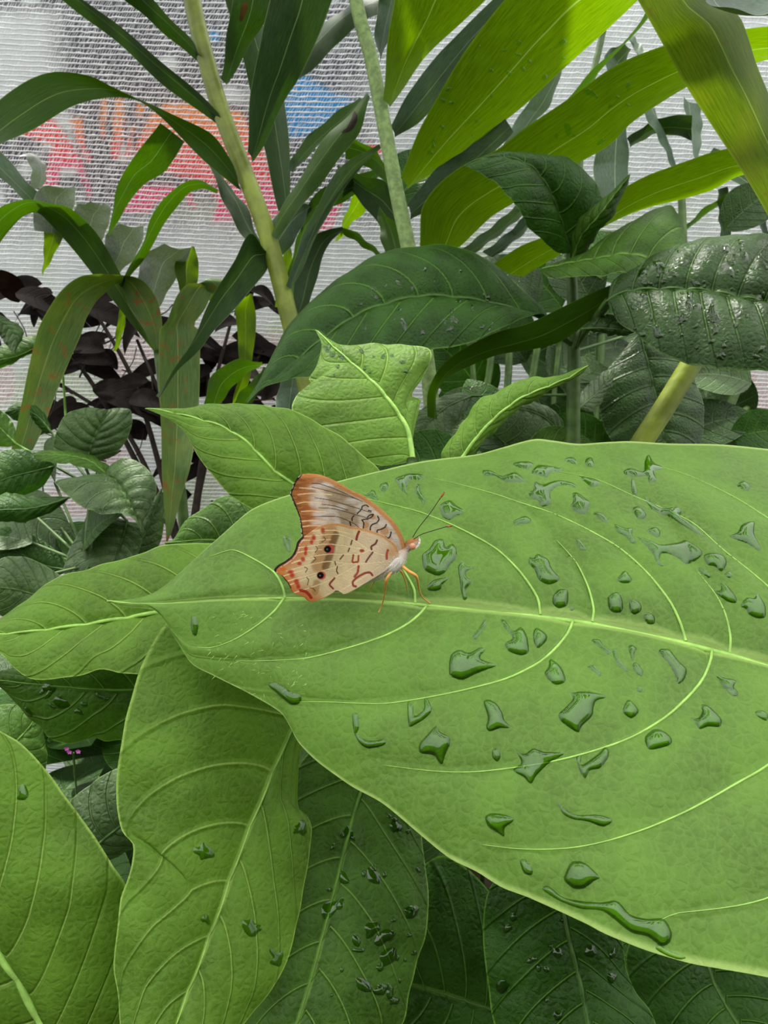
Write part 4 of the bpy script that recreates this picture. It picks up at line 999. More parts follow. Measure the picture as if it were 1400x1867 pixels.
def drop(s, outline, label, group, hmax=0.0006, step=2.4, smooth=True, wide=None):
    poly = spline(outline, max(24, len(outline) * 5), closed=True)[:, :2] if smooth else np.asarray(outline, float)
    P, F, sd = poly_grid(poly, step)
    if len(F) < 3: return None
    V = []
    w = wide or max(4.0, min(16.0, sd.max()))
    prof = np.clip(1 - (1 - np.clip(sd / w, 0, 1)) ** 2, 0, 1) ** 0.65
    c = P.mean(0)
    h0, n0 = cast(s, *c)
    mpp = None
    for (x, y), p in zip(P, prof):
        h, n = cast(s, x, y)
        if h is None:
            return None
        if mpp is None: mpp = np.linalg.norm(h - CAM) / FPX
        hh = min(hmax, 0.6 * w * mpp)
        nn = n if n0 is None else n0
        V.append(h + nn * (hh * p - 0.00005))
    V = np.array(V)
    E = np.vstack([F[:, [0, 1]], F[:, [1, 2]], F[:, [2, 3]], F[:, [3, 0]]])     # relax the dome so the water surface is smooth
    deg = np.zeros(len(V)); np.add.at(deg, E[:, 0], 1); np.add.at(deg, E[:, 1], 1)
    inner = (sd > step * 0.3)[:, None]
    for _ in range(4):
        acc = np.zeros_like(V); np.add.at(acc, E[:, 0], V[E[:, 1]]); np.add.at(acc, E[:, 1], V[E[:, 0]])
        V = np.where(inner, 0.4 * V + 0.6 * acc / np.maximum(deg, 1)[:, None], V)
    o = mesh_obj('water_drop', V - V[0], F[:, ::-1], M['water'])
    o.location = V[0]
    return tag(o, label, 'water drop', group)

c6 = lambda pts: [(700 + x / 2, 800 + y / 2) for x, y in pts]
c8 = lambda pts: [(700 + x / 2, 1250 + y / 2) for x, y in pts]
c5 = lambda pts: [(450 + x / 3.111, 830 + y / 3.111) for x, y in pts]
GB = 'rain drops on the big leaf'
D6 = [
 ([(140, 420), (165, 400), (185, 370), (215, 365), (225, 395), (250, 380), (265, 405), (262, 440), (240, 460), (225, 485), (195, 500), (150, 480), (140, 450)], 'largest jagged puddle of water right in front of the butterfly head'),
 ([(155, 545), (180, 515), (225, 505), (240, 505), (215, 530), (205, 550), (175, 556)], 'flat water drop just below the puddle by the butterfly head'),
 ([(205, 240), (240, 222), (262, 240), (290, 260), (285, 275), (265, 280), (240, 297), (215, 285), (205, 262)], 'rounded water drop between the two antenna tips'),
 ([(145, 85), (170, 78), (190, 95), (195, 130), (230, 150), (225, 165), (195, 150), (170, 140), (150, 115)], None),
 ([(40, 145), (70, 130), (100, 125), (140, 130), (130, 150), (95, 150), (80, 185), (90, 205), (65, 190), (50, 165)], None),
 ([(30, 120), (60, 95), (95, 85), (130, 90), (110, 100), (70, 108)], None),
 ([(115, 170), (130, 165), (135, 195), (155, 225), (145, 240), (125, 215), (115, 195)], None),
 ([(215, 70), (265, 70), (275, 85), (300, 120), (280, 135), (265, 110), (225, 85)], None),
 ([(335, 70), (350, 50), (395, 60), (430, 72), (400, 85), (385, 95), (360, 88)], None),
 ([(360, 115), (390, 115), (430, 135), (480, 120), (515, 155), (480, 158), (440, 155), (400, 135), (365, 135)], None),
 ([(465, 90), (495, 82), (530, 82), (548, 95), (520, 110), (490, 105)], None),
 ([(535, 125), (560, 95), (610, 98), (650, 110), (640, 122), (610, 120), (595, 140), (570, 135), (545, 130)], None),
 ([(525, 195), (545, 185), (548, 155), (580, 165), (610, 155), (640, 150), (690, 160), (705, 180), (660, 170), (630, 175), (605, 200), (610, 235), (575, 248), (560, 225), (535, 215)], 'drop with a long tail to its right near the far leaf edge'),
 ([(655, 75), (690, 65), (705, 95), (670, 85)], None), ([(735, 75), (755, 65), (765, 90), (755, 105), (735, 95)], None), ([(710, 135), (770, 145), (790, 160), (760, 178), (735, 160)], None),
 ([(685, 200), (705, 195), (750, 230), (745, 255), (735, 275), (705, 270), (680, 245), (690, 225)], None),
 ([(470, 300), (490, 290), (515, 280), (538, 295), (525, 310), (495, 310), (480, 320)], None),
 ([(760, 270), (790, 268), (815, 295), (818, 312), (795, 300)], None),
 ([(840, 310), (880, 325), (905, 325), (905, 350), (922, 375), (905, 382), (880, 355), (850, 340)], None),
 ([(870, 120), (900, 105), (945, 120), (950, 80), (965, 55), (985, 85), (1020, 105), (985, 120), (995, 150), (965, 160), (960, 135), (920, 140), (880, 130)], 'star-shaped puddle nearest the far edge of the big leaf'),
 ([(905, 140), (920, 180), (922, 210), (905, 205), (900, 170)], None), ([(905, 255), (930, 245), (955, 270), (950, 290), (925, 290)], None),
 ([(945, 210), (1010, 250), (1075, 250), (1085, 285), (1110, 300), (1165, 350), (1150, 350), (1090, 315), (1040, 285), (980, 260)], 'long wet streak lying along a side vein at the right'),
 ([(920, 355), (970, 370), (1010, 385), (1080, 375), (1100, 368), (1160, 410), (1150, 435), (1105, 458), (1080, 440), (1040, 420), (1010, 420), (1005, 445), (1030, 465), (1000, 460), (985, 430), (960, 395)], 'wide hook-shaped puddle at upper right of the big leaf'),
 ([(955, 335), (990, 320), (1008, 340), (1000, 362), (970, 345)], None), ([(1165, 425), (1200, 415), (1240, 425), (1250, 455), (1230, 485), (1205, 465), (1180, 460)], None),
 ([(1140, 465), (1170, 475), (1192, 498), (1185, 508), (1155, 490)], None), ([(1240, 490), (1265, 485), (1270, 508), (1250, 505)], None),
 ([(1200, 555), (1230, 550), (1225, 525), (1245, 530), (1280, 570), (1285, 598), (1255, 595), (1225, 575)], None),
 ([(1298, 610), (1320, 580), (1350, 580), (1360, 562), (1390, 605), (1390, 650), (1360, 655), (1330, 640), (1318, 620)], 'plump drop closest to the right edge above the midrib'),
 ([(1258, 355), (1290, 340), (1305, 312), (1350, 300), (1350, 345), (1375, 400), (1370, 412), (1330, 385), (1290, 370)], None),
 ([(1285, 170), (1310, 152), (1335, 170), (1325, 190), (1300, 180)], None),
 ([(530, 430), (545, 435), (560, 418), (600, 440), (610, 470), (640, 505), (635, 520), (600, 532), (565, 515), (550, 480), (528, 455)], 'slanting boat-shaped drop above the middle of the midrib'),
 ([(615, 575), (625, 560), (640, 548), (670, 552), (672, 590), (665, 610), (635, 618), (615, 600)], 'square drop just above the midrib'),
 ([(850, 515), (865, 490), (880, 480), (905, 512), (895, 525), (870, 527)], 'small pointed drop above the row of three round drops'),
 ([(815, 580), (830, 565), (848, 558), (865, 575), (873, 610), (865, 632), (840, 635), (820, 620)], 'largest and leftmost of the three round drops above the midrib'),
 ([(893, 595), (905, 583), (935, 600), (938, 625), (915, 642), (898, 630)], 'middle one of the three round drops above the midrib'),
 ([(945, 645), (965, 633), (988, 650), (985, 675), (960, 675)], 'smallest and rightmost of the three round drops above the midrib'),
 ([(672, 615), (685, 608), (695, 620), (685, 630)], None), ([(695, 370), (710, 365), (735, 395), (740, 405), (715, 405)], None),
 ([(270, 465), (290, 445), (300, 465), (350, 465), (305, 480), (298, 500), (320, 520), (300, 550), (305, 580), (290, 590), (280, 555), (275, 510)], 'thin upright wet streak right of the puddle by the butterfly head'),
 ([(320, 720), (345, 690), (370, 655), (372, 680), (350, 715), (335, 732)], None),
 ([(425, 660), (440, 660), (470, 700), (500, 685), (522, 720), (528, 775), (500, 790), (455, 775), (440, 745), (470, 725), (440, 690)], 'drop with a curled tail just below the midrib'),
 ([(545, 700), (560, 688), (595, 715), (590, 740), (560, 765), (545, 735)], 'teardrop right beside the curl-tailed drop below the midrib'),
 ([(238, 815), (245, 785), (275, 768), (310, 780), (350, 760), (370, 770), (350, 800), (410, 825), (380, 840), (330, 860), (285, 880), (240, 862)], 'wide shallow puddle below the butterfly to the right'),
 ([(585, 855), (600, 830), (605, 800), (640, 825), (655, 850), (662, 885), (630, 898), (605, 885)], 'pear-shaped drop on the lower half of the big leaf'),
 ([(755, 735), (785, 730), (800, 755), (830, 775), (820, 788), (795, 770)], None), ([(830, 770), (845, 765), (855, 800), (880, 830), (892, 848), (875, 845), (845, 815)], None),
 ([(890, 760), (905, 750), (922, 765), (912, 785), (915, 810), (900, 800)], None), ([(905, 825), (920, 815), (945, 845), (940, 868), (915, 850)], None),
 ([(1000, 770), (1040, 765), (1060, 790), (1080, 815), (1105, 840), (1095, 880), (1070, 895), (1065, 870), (1045, 830), (1020, 800)], 'curved wet streak below the midrib at right'),
 ([(1208, 860), (1235, 870), (1285, 880), (1275, 905), (1292, 935), (1270, 935), (1235, 900)], None), ([(740, 830), (765, 825), (790, 850), (788, 868), (765, 850)], None)]
D8 = [
 ([(635, 105), (665, 75), (690, 45), (680, 28), (740, 20), (815, 40), (775, 55), (765, 80), (760, 110), (720, 150), (708, 172), (670, 150), (645, 130)], 'large wedge-shaped drop in the middle of the lower half'),
 ([(130, 210), (160, 175), (190, 145), (200, 165), (235, 185), (242, 210), (225, 250), (210, 290), (180, 255), (130, 245)], 'spiky crown-shaped drop on the lower left half'),
 ([(362, 60), (375, 50), (405, 60), (430, 95), (440, 125), (462, 155), (425, 155), (385, 168), (372, 150), (378, 115)], 'triangular drop between the crown-shaped and the wedge-shaped drops'),
 ([(393, 240), (405, 225), (422, 235), (424, 265), (410, 278), (396, 262)], 'tiny oval drop on its own below the triangular drop'),
 ([(470, 305), (500, 280), (480, 235), (510, 250), (545, 228), (580, 240), (660, 245), (640, 260), (600, 285), (555, 330), (535, 360), (510, 335), (480, 318)], 'anchor-shaped puddle sitting on a side vein'),
 ([(950, 190), (985, 158), (1020, 165), (1048, 190), (1045, 215), (1000, 230), (965, 232)], 'oval drop right of the lower side vein'),
 ([(1095, 105), (1140, 120), (1160, 95), (1155, 68), (1185, 75), (1230, 120), (1225, 150), (1180, 150), (1150, 160), (1130, 130)], None),
 ([(870, 90), (890, 50), (920, 75), (930, 95), (905, 120), (880, 108)], None),
 ([(700, 260), (720, 250), (720, 290), (790, 240), (805, 218), (822, 250), (790, 300), (750, 310), (735, 340), (715, 315)], None),
 ([(85, 60), (105, 70), (110, 110), (145, 85), (145, 45), (160, 50), (175, 90), (150, 120), (110, 145), (90, 150)], None),
 ([(368, 480), (390, 465), (440, 470), (475, 490), (440, 520), (440, 552), (410, 535), (380, 515)], 'lone crescent drop near the lower left edge of the big leaf'),
 ([(655, 700), (680, 645), (710, 640), (740, 650), (788, 700), (770, 710), (730, 740), (690, 740), (660, 715)], 'ring-shaped drop just above the long puddle at the lower edge'),
 ([(495, 640), (515, 632), (540, 665), (540, 690), (510, 685)], None),
 ([(575, 740), (600, 730), (650, 770), (720, 785), (790, 790), (850, 785), (900, 835), (960, 850), (1020, 850), (1050, 900), (1040, 940), (1010, 950), (960, 915), (900, 900), (830, 845), (790, 820), (720, 815), (650, 790), (605, 765)], 'longest puddle lying along the lower edge of the big leaf'),
 ([(1000, 940), (1040, 965), (1105, 990), (1080, 1000), (1030, 985), (990, 960)], None), ([(620, 395), (650, 440), (700, 470), (780, 470), (835, 490), (800, 515), (740, 495), (690, 488), (650, 465)], None),
 ([(1350, 95), (1380, 90), (1400, 105), (1395, 130), (1365, 115)], None), ([(915, 10), (930, 5), (945, 15), (930, 25)], None), ([(1230, 0), (1280, 10), (1292, 35), (1270, 38)], None)]
D5 = [([(590, 140), (640, 110), (685, 108), (640, 155)], None), ([(650, 225), (690, 215), (715, 190), (745, 245), (735, 270), (700, 240)], None), ([(755, 165), (790, 152), (805, 175), (780, 210), (757, 195)], None),
      ([(205, 460), (250, 470), (245, 550), (220, 530)], None)]
DF = [([(642, 1303), (652, 1300), (655, 1325), (652, 1338), (670, 1350), (700, 1348), (702, 1358), (672, 1365), (655, 1355), (645, 1335)], 'L-shaped drop near the lower left edge of the big leaf'),
      ([(488, 1248), (505, 1245), (525, 1258), (548, 1268), (547, 1282), (530, 1285), (505, 1265)], 'puddle at the wavy leaf edge left of the L-shaped drop'),
      ([(349, 1125), (356, 1122), (362, 1140), (358, 1160), (352, 1158), (348, 1145)], 'thin wet mark near the pointed tip of the big leaf')]
unnamed = []
for tr, lst in ((c6, D6), (c8, D8), (c5, D5), (lambda p: p, DF)):
    for pts, lab in lst:
        cy = np.mean([p[1] for p in tr(pts)])      # thin films towards the far edge, fuller drops lower down
        o = drop(big, tr(pts), lab or 'small', GB, hmax=float(np.interp(cy, [880, 1010, 1200], [.0008, .001, .0011])))
        if o is not None and not lab: unnamed.append((o, np.mean(tr(pts), axis=0)))
# name the small ones by their place: counted from the left within three bands of the leaf
ORD = ['first', 'second', 'third', 'fourth', 'fifth', 'sixth', 'seventh', 'eighth', 'ninth', 'tenth', 'eleventh', 'twelfth', 'thirteenth', 'fourteenth', 'fifteenth', 'sixteenth', 'seventeenth', 'eighteenth', 'nineteenth', 'twentieth', 'twenty-first', 'twenty-second', 'twenty-third', 'twenty-fourth', 'twenty-fifth']
bands = {}
for o, c in unnamed:
    mid_y = 1090 + max(0.0, c[0] - 640) * 0.15
    z = 'along the far edge of the big leaf' if c[1] < 885 else ('between far edge and midrib of the big leaf' if c[1] < mid_y else 'below the midrib of the big leaf')
    bands.setdefault(z, []).append((c[0], o))
for z, lst in bands.items():
    for i, (_, o) in enumerate(sorted(lst, key=lambda q: q[0])):
        o['label'] = '%s small wet streak from the left %s' % (ORD[i], z)

def blob(x, y, r, rg, asp=1.0, ang=0.0, n=9, rough=0.2):
    out = []
    for k in range(n):
        a = 2 * math.pi * k / n
        q = r * (1 + rough * rg.uniform(-1, 1))
        dx, dy = q * math.cos(a) * asp, q * math.sin(a)
        out.append((x + dx * math.cos(ang) - dy * math.sin(ang), y + dx * math.sin(ang) + dy * math.cos(ang)))
    return out
rd = random.Random(5)
def scatter(key, box, n, r0, r1, label, group, asp=1.2, h=0.0006):
    s = SURF[key]; k = 0; tries = 0
    while k < n and tries < n * 6:
        tries += 1
        x, y = rd.uniform(box[0], box[2]), rd.uniform(box[1], box[3])
        r = r0 + (r1 - r0) * rd.random() ** 2
        if drop(s, blob(x, y, r, rd, rd.uniform(1, asp), rd.uniform(0, 3), rough=.3), label, group, h, step=max(1.2, r / 4)): k += 1
scatter('c3', (1150, 440, 1398, 660), 70, 3, 9, 'rain drop on the very wet dark leaf at the right edge', 'rain drops on the dark right leaf', 1.6)
scatter('m1', (640, 480, 900, 620), 28, 2.5, 6, 'rain drop on the long glossy dark leaf above the butterfly', 'rain drops on the glossy leaf', 2.0, .0003)
scatter('g1', (600, 1480, 775, 1860), 40, 3.5, 13, 'rain drop on the dark hanging leaf below the big leaf', 'rain drops on the hanging dark leaf', 1.8)
scatter('g3', (900, 1650, 1150, 1860), 16, 4, 10, 'rain drop on the darkest leaf at the bottom', 'rain drops on the bottom leaf', 1.6)
scatter('b1', (585, 630, 760, 690), 18, 2.5, 6, 'rain drop on the bright leaf right of the narrow drooping tip', 'rain drops on the bright back leaf', 1.5)
scatter('f5', (40, 1250, 200, 1310), 10, 4, 12, 'rain drop on the leaf under the left edge leaf', 'rain drops on the left under leaf', 2.5)
scatter('s2b', (780, 20, 1040, 290), 24, 2.5, 5.5, 'tiny rain drop on the broad sunlit leaf at top centre', 'rain drops on the sunlit leaf', 1.8)
scatter('r1', (950, 150, 1200, 270), 10, 3, 6.5, 'tiny rain drop on the long strap leaf sweeping right', 'rain drops on the strap leaf', 2.5)
def blemish(key, outline, mat):
    s = SURF[key]
    P, F, sd = poly_grid(spline(outline, 30, closed=True)[:, :2], 1.5)
    V = []
    for x, y in P:
        h, n = cast(s, x, y)
        if h is None: return
        V.append(h + n * 0.00012)
    mesh_obj('blemish', V, F, mat, s.o)
blemish('s1h', [(646, 202), (652, 212), (648, 228), (638, 240), (622, 242), (632, 232), (640, 218)], plain_mat('dead_leaf_tissue', lin((40, 32, 26)), .8, .1))
blemish('s1f', [(441, 8), (452, 4), (449, 22), (440, 40), (436, 34)], plain_mat('withered_streak', lin((96, 70, 34)), .8, .1))
for (x, y, r, lab) in [(370, 1555, 16, 'jagged wet mark in the middle of the long hanging bright leaf'), (376, 1676, 9, 'small drop below the jagged mark on the hanging leaf'), (460, 1690, 13, 'drop on the right half of the hanging bright leaf'), (548, 1512, 12, 'drop by the kinked right edge of the hanging bright leaf'), (505, 1745, 14, 'drop near the lower right edge of the hanging bright leaf')]:
    drop(SURF['f3'], blob(x, y, r, rd, 1.2, .8, 11, .45), lab, None, .0005)
drop(SURF['f4'], blob(42, 1445, 11, rd, 1.4, 1.8), 'single clear drop on the lower left corner leaf', None)

# ------------------------------------------------------------------ butterfly
leaf_pt, leaf_n = cast(big, 735, 1100)
bfly = thing('butterfly', leaf_pt, 'cream and orange-brown butterfly with folded wings resting on the huge bright leaf', 'butterfly')
a5 = lambda p: [(480 + x / 6.364, 850 + y / 6.364) for x, y in p]
a6 = lambda p: [(640 + x / 7, 880 + y / 7) for x, y in p]
FW = a5([(310, 320), (320, 285), (340, 230), (370, 170), (400, 130), (440, 105), (520, 95), (640, 108), (760, 150), (880, 210), (1000, 282)]) + \
     a6([(150, 180), (300, 288), (430, 398), (530, 500), (600, 600), (650, 700), (680, 800), (686, 880), (665, 925), (620, 935)]) + \
     a5([(1250, 1020), (900, 950), (600, 860), (455, 822), (440, 780), (436, 700), (418, 600), (400, 540), (370, 470), (340, 400), (318, 350)])
HW = a6([(610, 960), (602, 870), (560, 790), (480, 720), (400, 668), (300, 628), (200, 598), (100, 573)]) + \
     a5([(1018, 702), (900, 670), (800, 664), (700, 680), (620, 715), (560, 755), (500, 800), (455, 826), (430, 850), (400, 890), (385, 950), (360, 1010), (320, 1060), (250, 1110), (180, 1150), (140, 1190), (135, 1215), (160, 1242), (220, 1275), (250, 1310), (290, 1360), (320, 1410), (335, 1450), (380, 1480), (440, 1500), (490, 1530), (520, 1560), (570, 1572), (640, 1555), (720, 1520), (800, 1475), (850, 1440), (900, 1465), (935, 1485), (1000, 1465), (1100, 1410), (1200, 1350), (1300, 1290), (1380, 1240)]) + \
     a6([(470, 1110), (540, 1050), (590, 1000)])
def wing_depth(P):
    """closed wings: upright blade leaning slightly towards the camera at the tip"""
    x, y = P[:, 0], P[:, 1]
    t = np.clip((730 - x) / 230, 0, 1)
    return 0.1780 - 0.004 * np.clip((1040 - y) / 170, -0.4, 1) + 0.0012 * t + 0.0006 * np.sin(x * 0.05 + y * 0.02)

class Paint:
    def __init__(s, P, col):
        s.P = P; s.c = np.tile(np.array(lin(col)), (len(P), 1))
    def put(s, w, col):
        w = np.clip(w, 0, 1)[:, None]; s.c = s.c * (1 - w) + np.array(lin(col)) * w
    def line(s, pts, col, wd=0.7, op=0.9, soft=0.6):
        q = spline(pts, max(8, len(pts) * 6))[:, :2] if len(pts) > 2 else np.array(pts)
        d, _ = seg_dist(s.P, q, False)
        s.put(op * (1 - sm(d, wd, wd + soft)), col)
    def spot(s, c, rx, ry, col, op=1.0, soft=0.35):
        d = np.hypot((s.P[:, 0] - c[0]) / rx, (s.P[:, 1] - c[1]) / ry)
        s.put(op * (1 - sm(d, 1 - soft, 1 + soft * .4)), col)
    def band(s, pts, col, wd, op=0.7, soft=4.0):
        s.line(pts, col, wd, op, soft)

def fore_paint(P):
    p = Paint(P, (226, 214, 200))
    x, y = (P[:, 0] - 480) * 6.364, (P[:, 1] - 850) * 6.364
    nz1 = vnoise(P, 9, 11); nz2 = vnoise(np.stack([P[:, 0] * .25, P[:, 1]], 1), 2.2, 12)
    outer, _ = seg_dist(P, a5([(430, 100), (370, 170), (320, 290), (310, 330), (370, 470), (418, 600), (436, 700), (450, 820)]), False)
    p.put(0.55 * sm(nz1, .3, .8), (206, 186, 158))
    p.band(a5([(820, 300), (960, 500), (1000, 640)]), (176, 156, 122), 12, .75, 9)
    p.put(0.92 * (1 - sm(outer + 10 * (nz1 - .5), 22, 44)), (196, 128, 62))
    p.put(0.6 * (1 - sm(outer, 4, 26)) * sm(nz2, .3, .7), (150, 84, 34))
    for c in [(760, 215), (600, 250), (600, 440), (640, 560), (620, 650), (900, 480), (1020, 400)]:
        p.spot(a5([c])[0], 13, 7, (232, 222, 214), .75, .7)
    for c in [(660, 170), (560, 300), (500, 480), (520, 600)]:
        p.spot(a5([c])[0], 9, 6, (168, 92, 34), .5, .8)
    p.put(.25 * sm(nz2, .5, .8), (150, 110, 80))
    cost, _ = seg_dist(P, a5([(440, 105), (520, 95), (640, 108), (760, 150), (880, 210), (1000, 282)]) + a6([(150, 180), (300, 288), (430, 398), (530, 500), (600, 600), (650, 700), (680, 800), (686, 880)]), False)
    p.put(.9 * (1 - sm(cost, 4, 8)), (214, 156, 96))
    for l in [[(400, 330), (560, 315), (790, 330)], [(390, 435), (500, 415), (680, 430)], [(440, 525), (560, 520), (720, 530)], [(440, 640), (560, 630), (720, 640)], [(460, 700), (560, 690), (700, 690)], [(420, 250), (560, 262), (700, 280)]]:
        p.line(a5(l), (250, 222, 176), .7, .85)
    for l in [[(560, 200), (640, 200), (830, 265), (1000, 340), (1150, 410)], [(560, 240), (800, 300), (950, 340), (1100, 385)], [(600, 365), (800, 400), (1000, 460), (1130, 500), (1250, 540)], [(680, 440), (820, 460), (980, 510)], [(640, 482), (800, 490), (960, 530), (1100, 570), (1220, 605)], [(560, 585), (850, 585), (1000, 640), (1060, 670), (1120, 720)]]:
        p.line(a5(l), (92, 66, 46), .45, .8)
    for c, rx, ry in [((280, 440), 6, 5), ((430, 620), 9, 8), ((190, 540), 7, 8)]:
        p.spot(a6([c])[0], rx, ry, (200, 156, 108), .85, .4)
    for l in [[(1140, 500), (1150, 465), (1190, 450), (1220, 470)], [(1220, 515), (1250, 522)], [(1090, 550), (1130, 510)], [(1030, 630), (1030, 600), (1050, 575)], [(1005, 650), (1015, 690)], [(1145, 625), (1165, 660), (1160, 720)], [(1145, 625), (1180, 616), (1215, 615)]]:
        p.line(a5(l), (40, 28, 24), .9, .92)
    for l in [[(340, 430), (356, 470), (330, 510), (280, 530), (250, 560), (245, 620)], [(210, 440), (240, 415), (285, 405), (262, 438), (230, 455)], [(330, 660), (335, 610), (380, 595), (430, 570), (450, 535)], [(435, 690), (470, 710), (500, 680), (510, 630)]]:
        p.line(a6(l), (46, 30, 24), 1.0, .92)
    p.put(.95 * (1 - sm(outer, 2.2, 3.4)), (34, 32, 38))
    p.put(.8 * (1 - sm(outer, .5, 1.0)) * sm(vnoise(P, 2.5, 14), .5, .6), (230, 230, 230))
    return p.c

def hind_paint(P):
    p = Paint(P, (234, 214, 172))
    nz1 = vnoise(P, 9, 15); nz2 = vnoise(P, 3, 16)
    x, y = (P[:, 0] - 480) * 6.364, (P[:, 1] - 850) * 6.364
    om = a5([(455, 826), (430, 850), (400, 890), (385, 950), (360, 1010), (320, 1060), (250, 1110), (180, 1150), (140, 1190), (135, 1215), (160, 1242), (220, 1275), (250, 1310), (290, 1360), (320, 1410), (335, 1450), (380, 1480), (440, 1500), (490, 1530), (520, 1560), (570, 1572)])
    outer, _ = seg_dist(P, om, False)
    p.put(.35 * sm(nz1, .3, .8), (206, 186, 156))
    p.put(.45 * sm(x, 900, 1400), (226, 206, 190))
    p.put(.8 * (1 - sm(outer + 8 * (nz1 - .5), 10, 32)), (206, 142, 84))
    p.put(.6 * (1 - sm(outer, 3, 10)), (214, 120, 48))
    p.band(a5([(780, 760), (740, 880), (690, 1010), (640, 1150)]), (196, 138, 78), 9, .6, 8)
    p.band(a5([(840, 800), (800, 900), (775, 1020), (720, 1170)]), (128, 92, 54), 4, .75, 5)
    p.band(a5([(620, 1360), (600, 1450)]), (176, 136, 70), 4, .6, 5)
    cost, _ = seg_dist(P, a6([(602, 870), (560, 790), (480, 720), (400, 668), (300, 628), (200, 598), (100, 573)]) + a5([(1018, 702), (900, 670), (800, 664), (700, 680), (620, 715)]), False)
    p.put(.9 * (1 - sm(cost, 2, 6)), (220, 164, 102))
    p.spot(a6([(520, 880)])[0], 12, 12, (226, 176, 124), .7, .7)
    V = [[(1400, 1030), (1230, 970), (1080, 870), (930, 800), (800, 788), (480, 815)], [(1230, 970), (1080, 945), (900, 915), (700, 905), (410, 945)], [(1220, 975), (1150, 1010), (1000, 1020), (800, 1018), (600, 1040), (350, 1110)],
         [(1400, 1105), (1150, 1130), (980, 1125), (750, 1105), (550, 1140), (270, 1215)], [(980, 1125), (800, 1180), (600, 1240), (290, 1330)], [(1100, 1140), (900, 1250), (650, 1370), (350, 1470)], [(1350, 1160), (1150, 1290), (880, 1450)],
         [(460, 760), (640, 745), (830, 745)], [(440, 862), (640, 855), (780, 850)], [(400, 1000), (520, 980), (680, 965)], [(330, 1125), (450, 1090), (590, 1070)], [(230, 1275), (400, 1220), (500, 1190)], [(300, 1380), (450, 1320), (620, 1260)], [(1000, 780), (900, 755), (820, 740)]]
    for l in V:
        p.line([(a, b - .7) for a, b in a5(l)], (120, 86, 58), .35, .5)
        p.line(a5(l), (252, 232, 190), .65, .85)
    for c, rx, ry in [((690, 745), 4.5, 6.5), ((585, 830), 4.5, 6), ((560, 880), 4, 5), ((495, 960), 4, 6), ((490, 1010), 3.5, 5), ((460, 1080), 5, 5), ((420, 1130), 5, 4), ((315, 1225), 6.5, 4.5), ((335, 1265), 5, 5), ((385, 1340), 5.5, 6), ((405, 1395), 4.5, 6)]:
        p.spot(a5([c])[0], rx, ry, (196, 56, 26), .85, .6)
    p.line(a5([(430, 1440), (490, 1455), (530, 1490), (555, 1525)]), (176, 44, 28), 2.4, .9)
    for l in [[(700, 820), (722, 850), (680, 880)], [(610, 930), (630, 960), (602, 1000)], [(590, 1050), (607, 1080), (560, 1120)], [(480, 1170), (512, 1190), (490, 1230)], [(505, 1290), (525, 1320), (510, 1380)], [(540, 1410), (580, 1420), (602, 1450)]]:
        p.line(a5(l), (92, 72, 52), .6, .75)
    for l, c, w in [([(1110, 760), (1092, 800), (1080, 850)], (150, 40, 34), 2.0), ([(1320, 860), (1300, 900), (1255, 930), (1255, 965)], (116, 40, 36), 1.5), ([(1270, 1000), (1230, 1050), (1190, 1110)], (116, 52, 44), 1.3), ([(1030, 860), (1015, 910)], (80, 56, 44), 1.0), ([(1000, 950), (985, 990)], (80, 56, 44), .9),
                    ([(930, 1030), (890, 1080)], (90, 64, 48), .9), ([(830, 1110), (840, 1145)], (100, 70, 50), .8), ([(860, 1165), (850, 1210), (865, 1245)], (96, 64, 46), .9), ([(1045, 1030), (1035, 1110), (1070, 1112), (1100, 1105), (1105, 1040)], (176, 62, 44), 1.4), ([(1105, 1160), (1095, 1230), (1060, 1280)], (176, 70, 56), 1.8),
                    ([(825, 1300), (770, 1370), (810, 1420)], (150, 48, 36), 1.5), ([(1265, 1265), (1240, 1235), (1180, 1240), (1090, 1290), (1040, 1340), (1045, 1385), (1075, 1395)], (160, 56, 46), 1.7)]:
        p.line(a5(l), c, w, .9)
    p.spot(a5([(1145, 980)])[0], 5, 3.5, (180, 66, 50), .9, .4)
    p.line(a6([(470, 860), (455, 910), (455, 970)]), (196, 66, 52), 1.8, .85)
    for c, c2, r in [((768, 960), (745, 962), 9.0), ((674, 1268), (662, 1266), 8.6)]:
        p.spot(a5([c])[0], r, r, (222, 100, 92), .95, .3)
        p.spot(a5([c2])[0], r * .78, r * .75, (24, 18, 20), 1, .2)
        p.spot(a5([(c2[0] - 4, c2[1] + 2)])[0], 1.6, 1.4, (150, 150, 165), .8, .5)
    edge2 = seg_dist(P, om[:10], False)[0]
    p.put(.95 * (1 - sm(edge2, 1.8, 3.6)) , (36, 34, 40))
    p.put(.8 * (1 - sm(np.abs(edge2 - 4.6), .4, 1.2)) * sm(nz2, .2, .5), (238, 226, 214))
    e3 = seg_dist(P, om[11:15], False)[0]
    p.put(.85 * (1 - sm(e3, .8, 1.8)), (40, 36, 40))
    p.spot(a5([(225, 1195)])[0], 8, 4, (226, 122, 44), .85, .6)
    return p.c

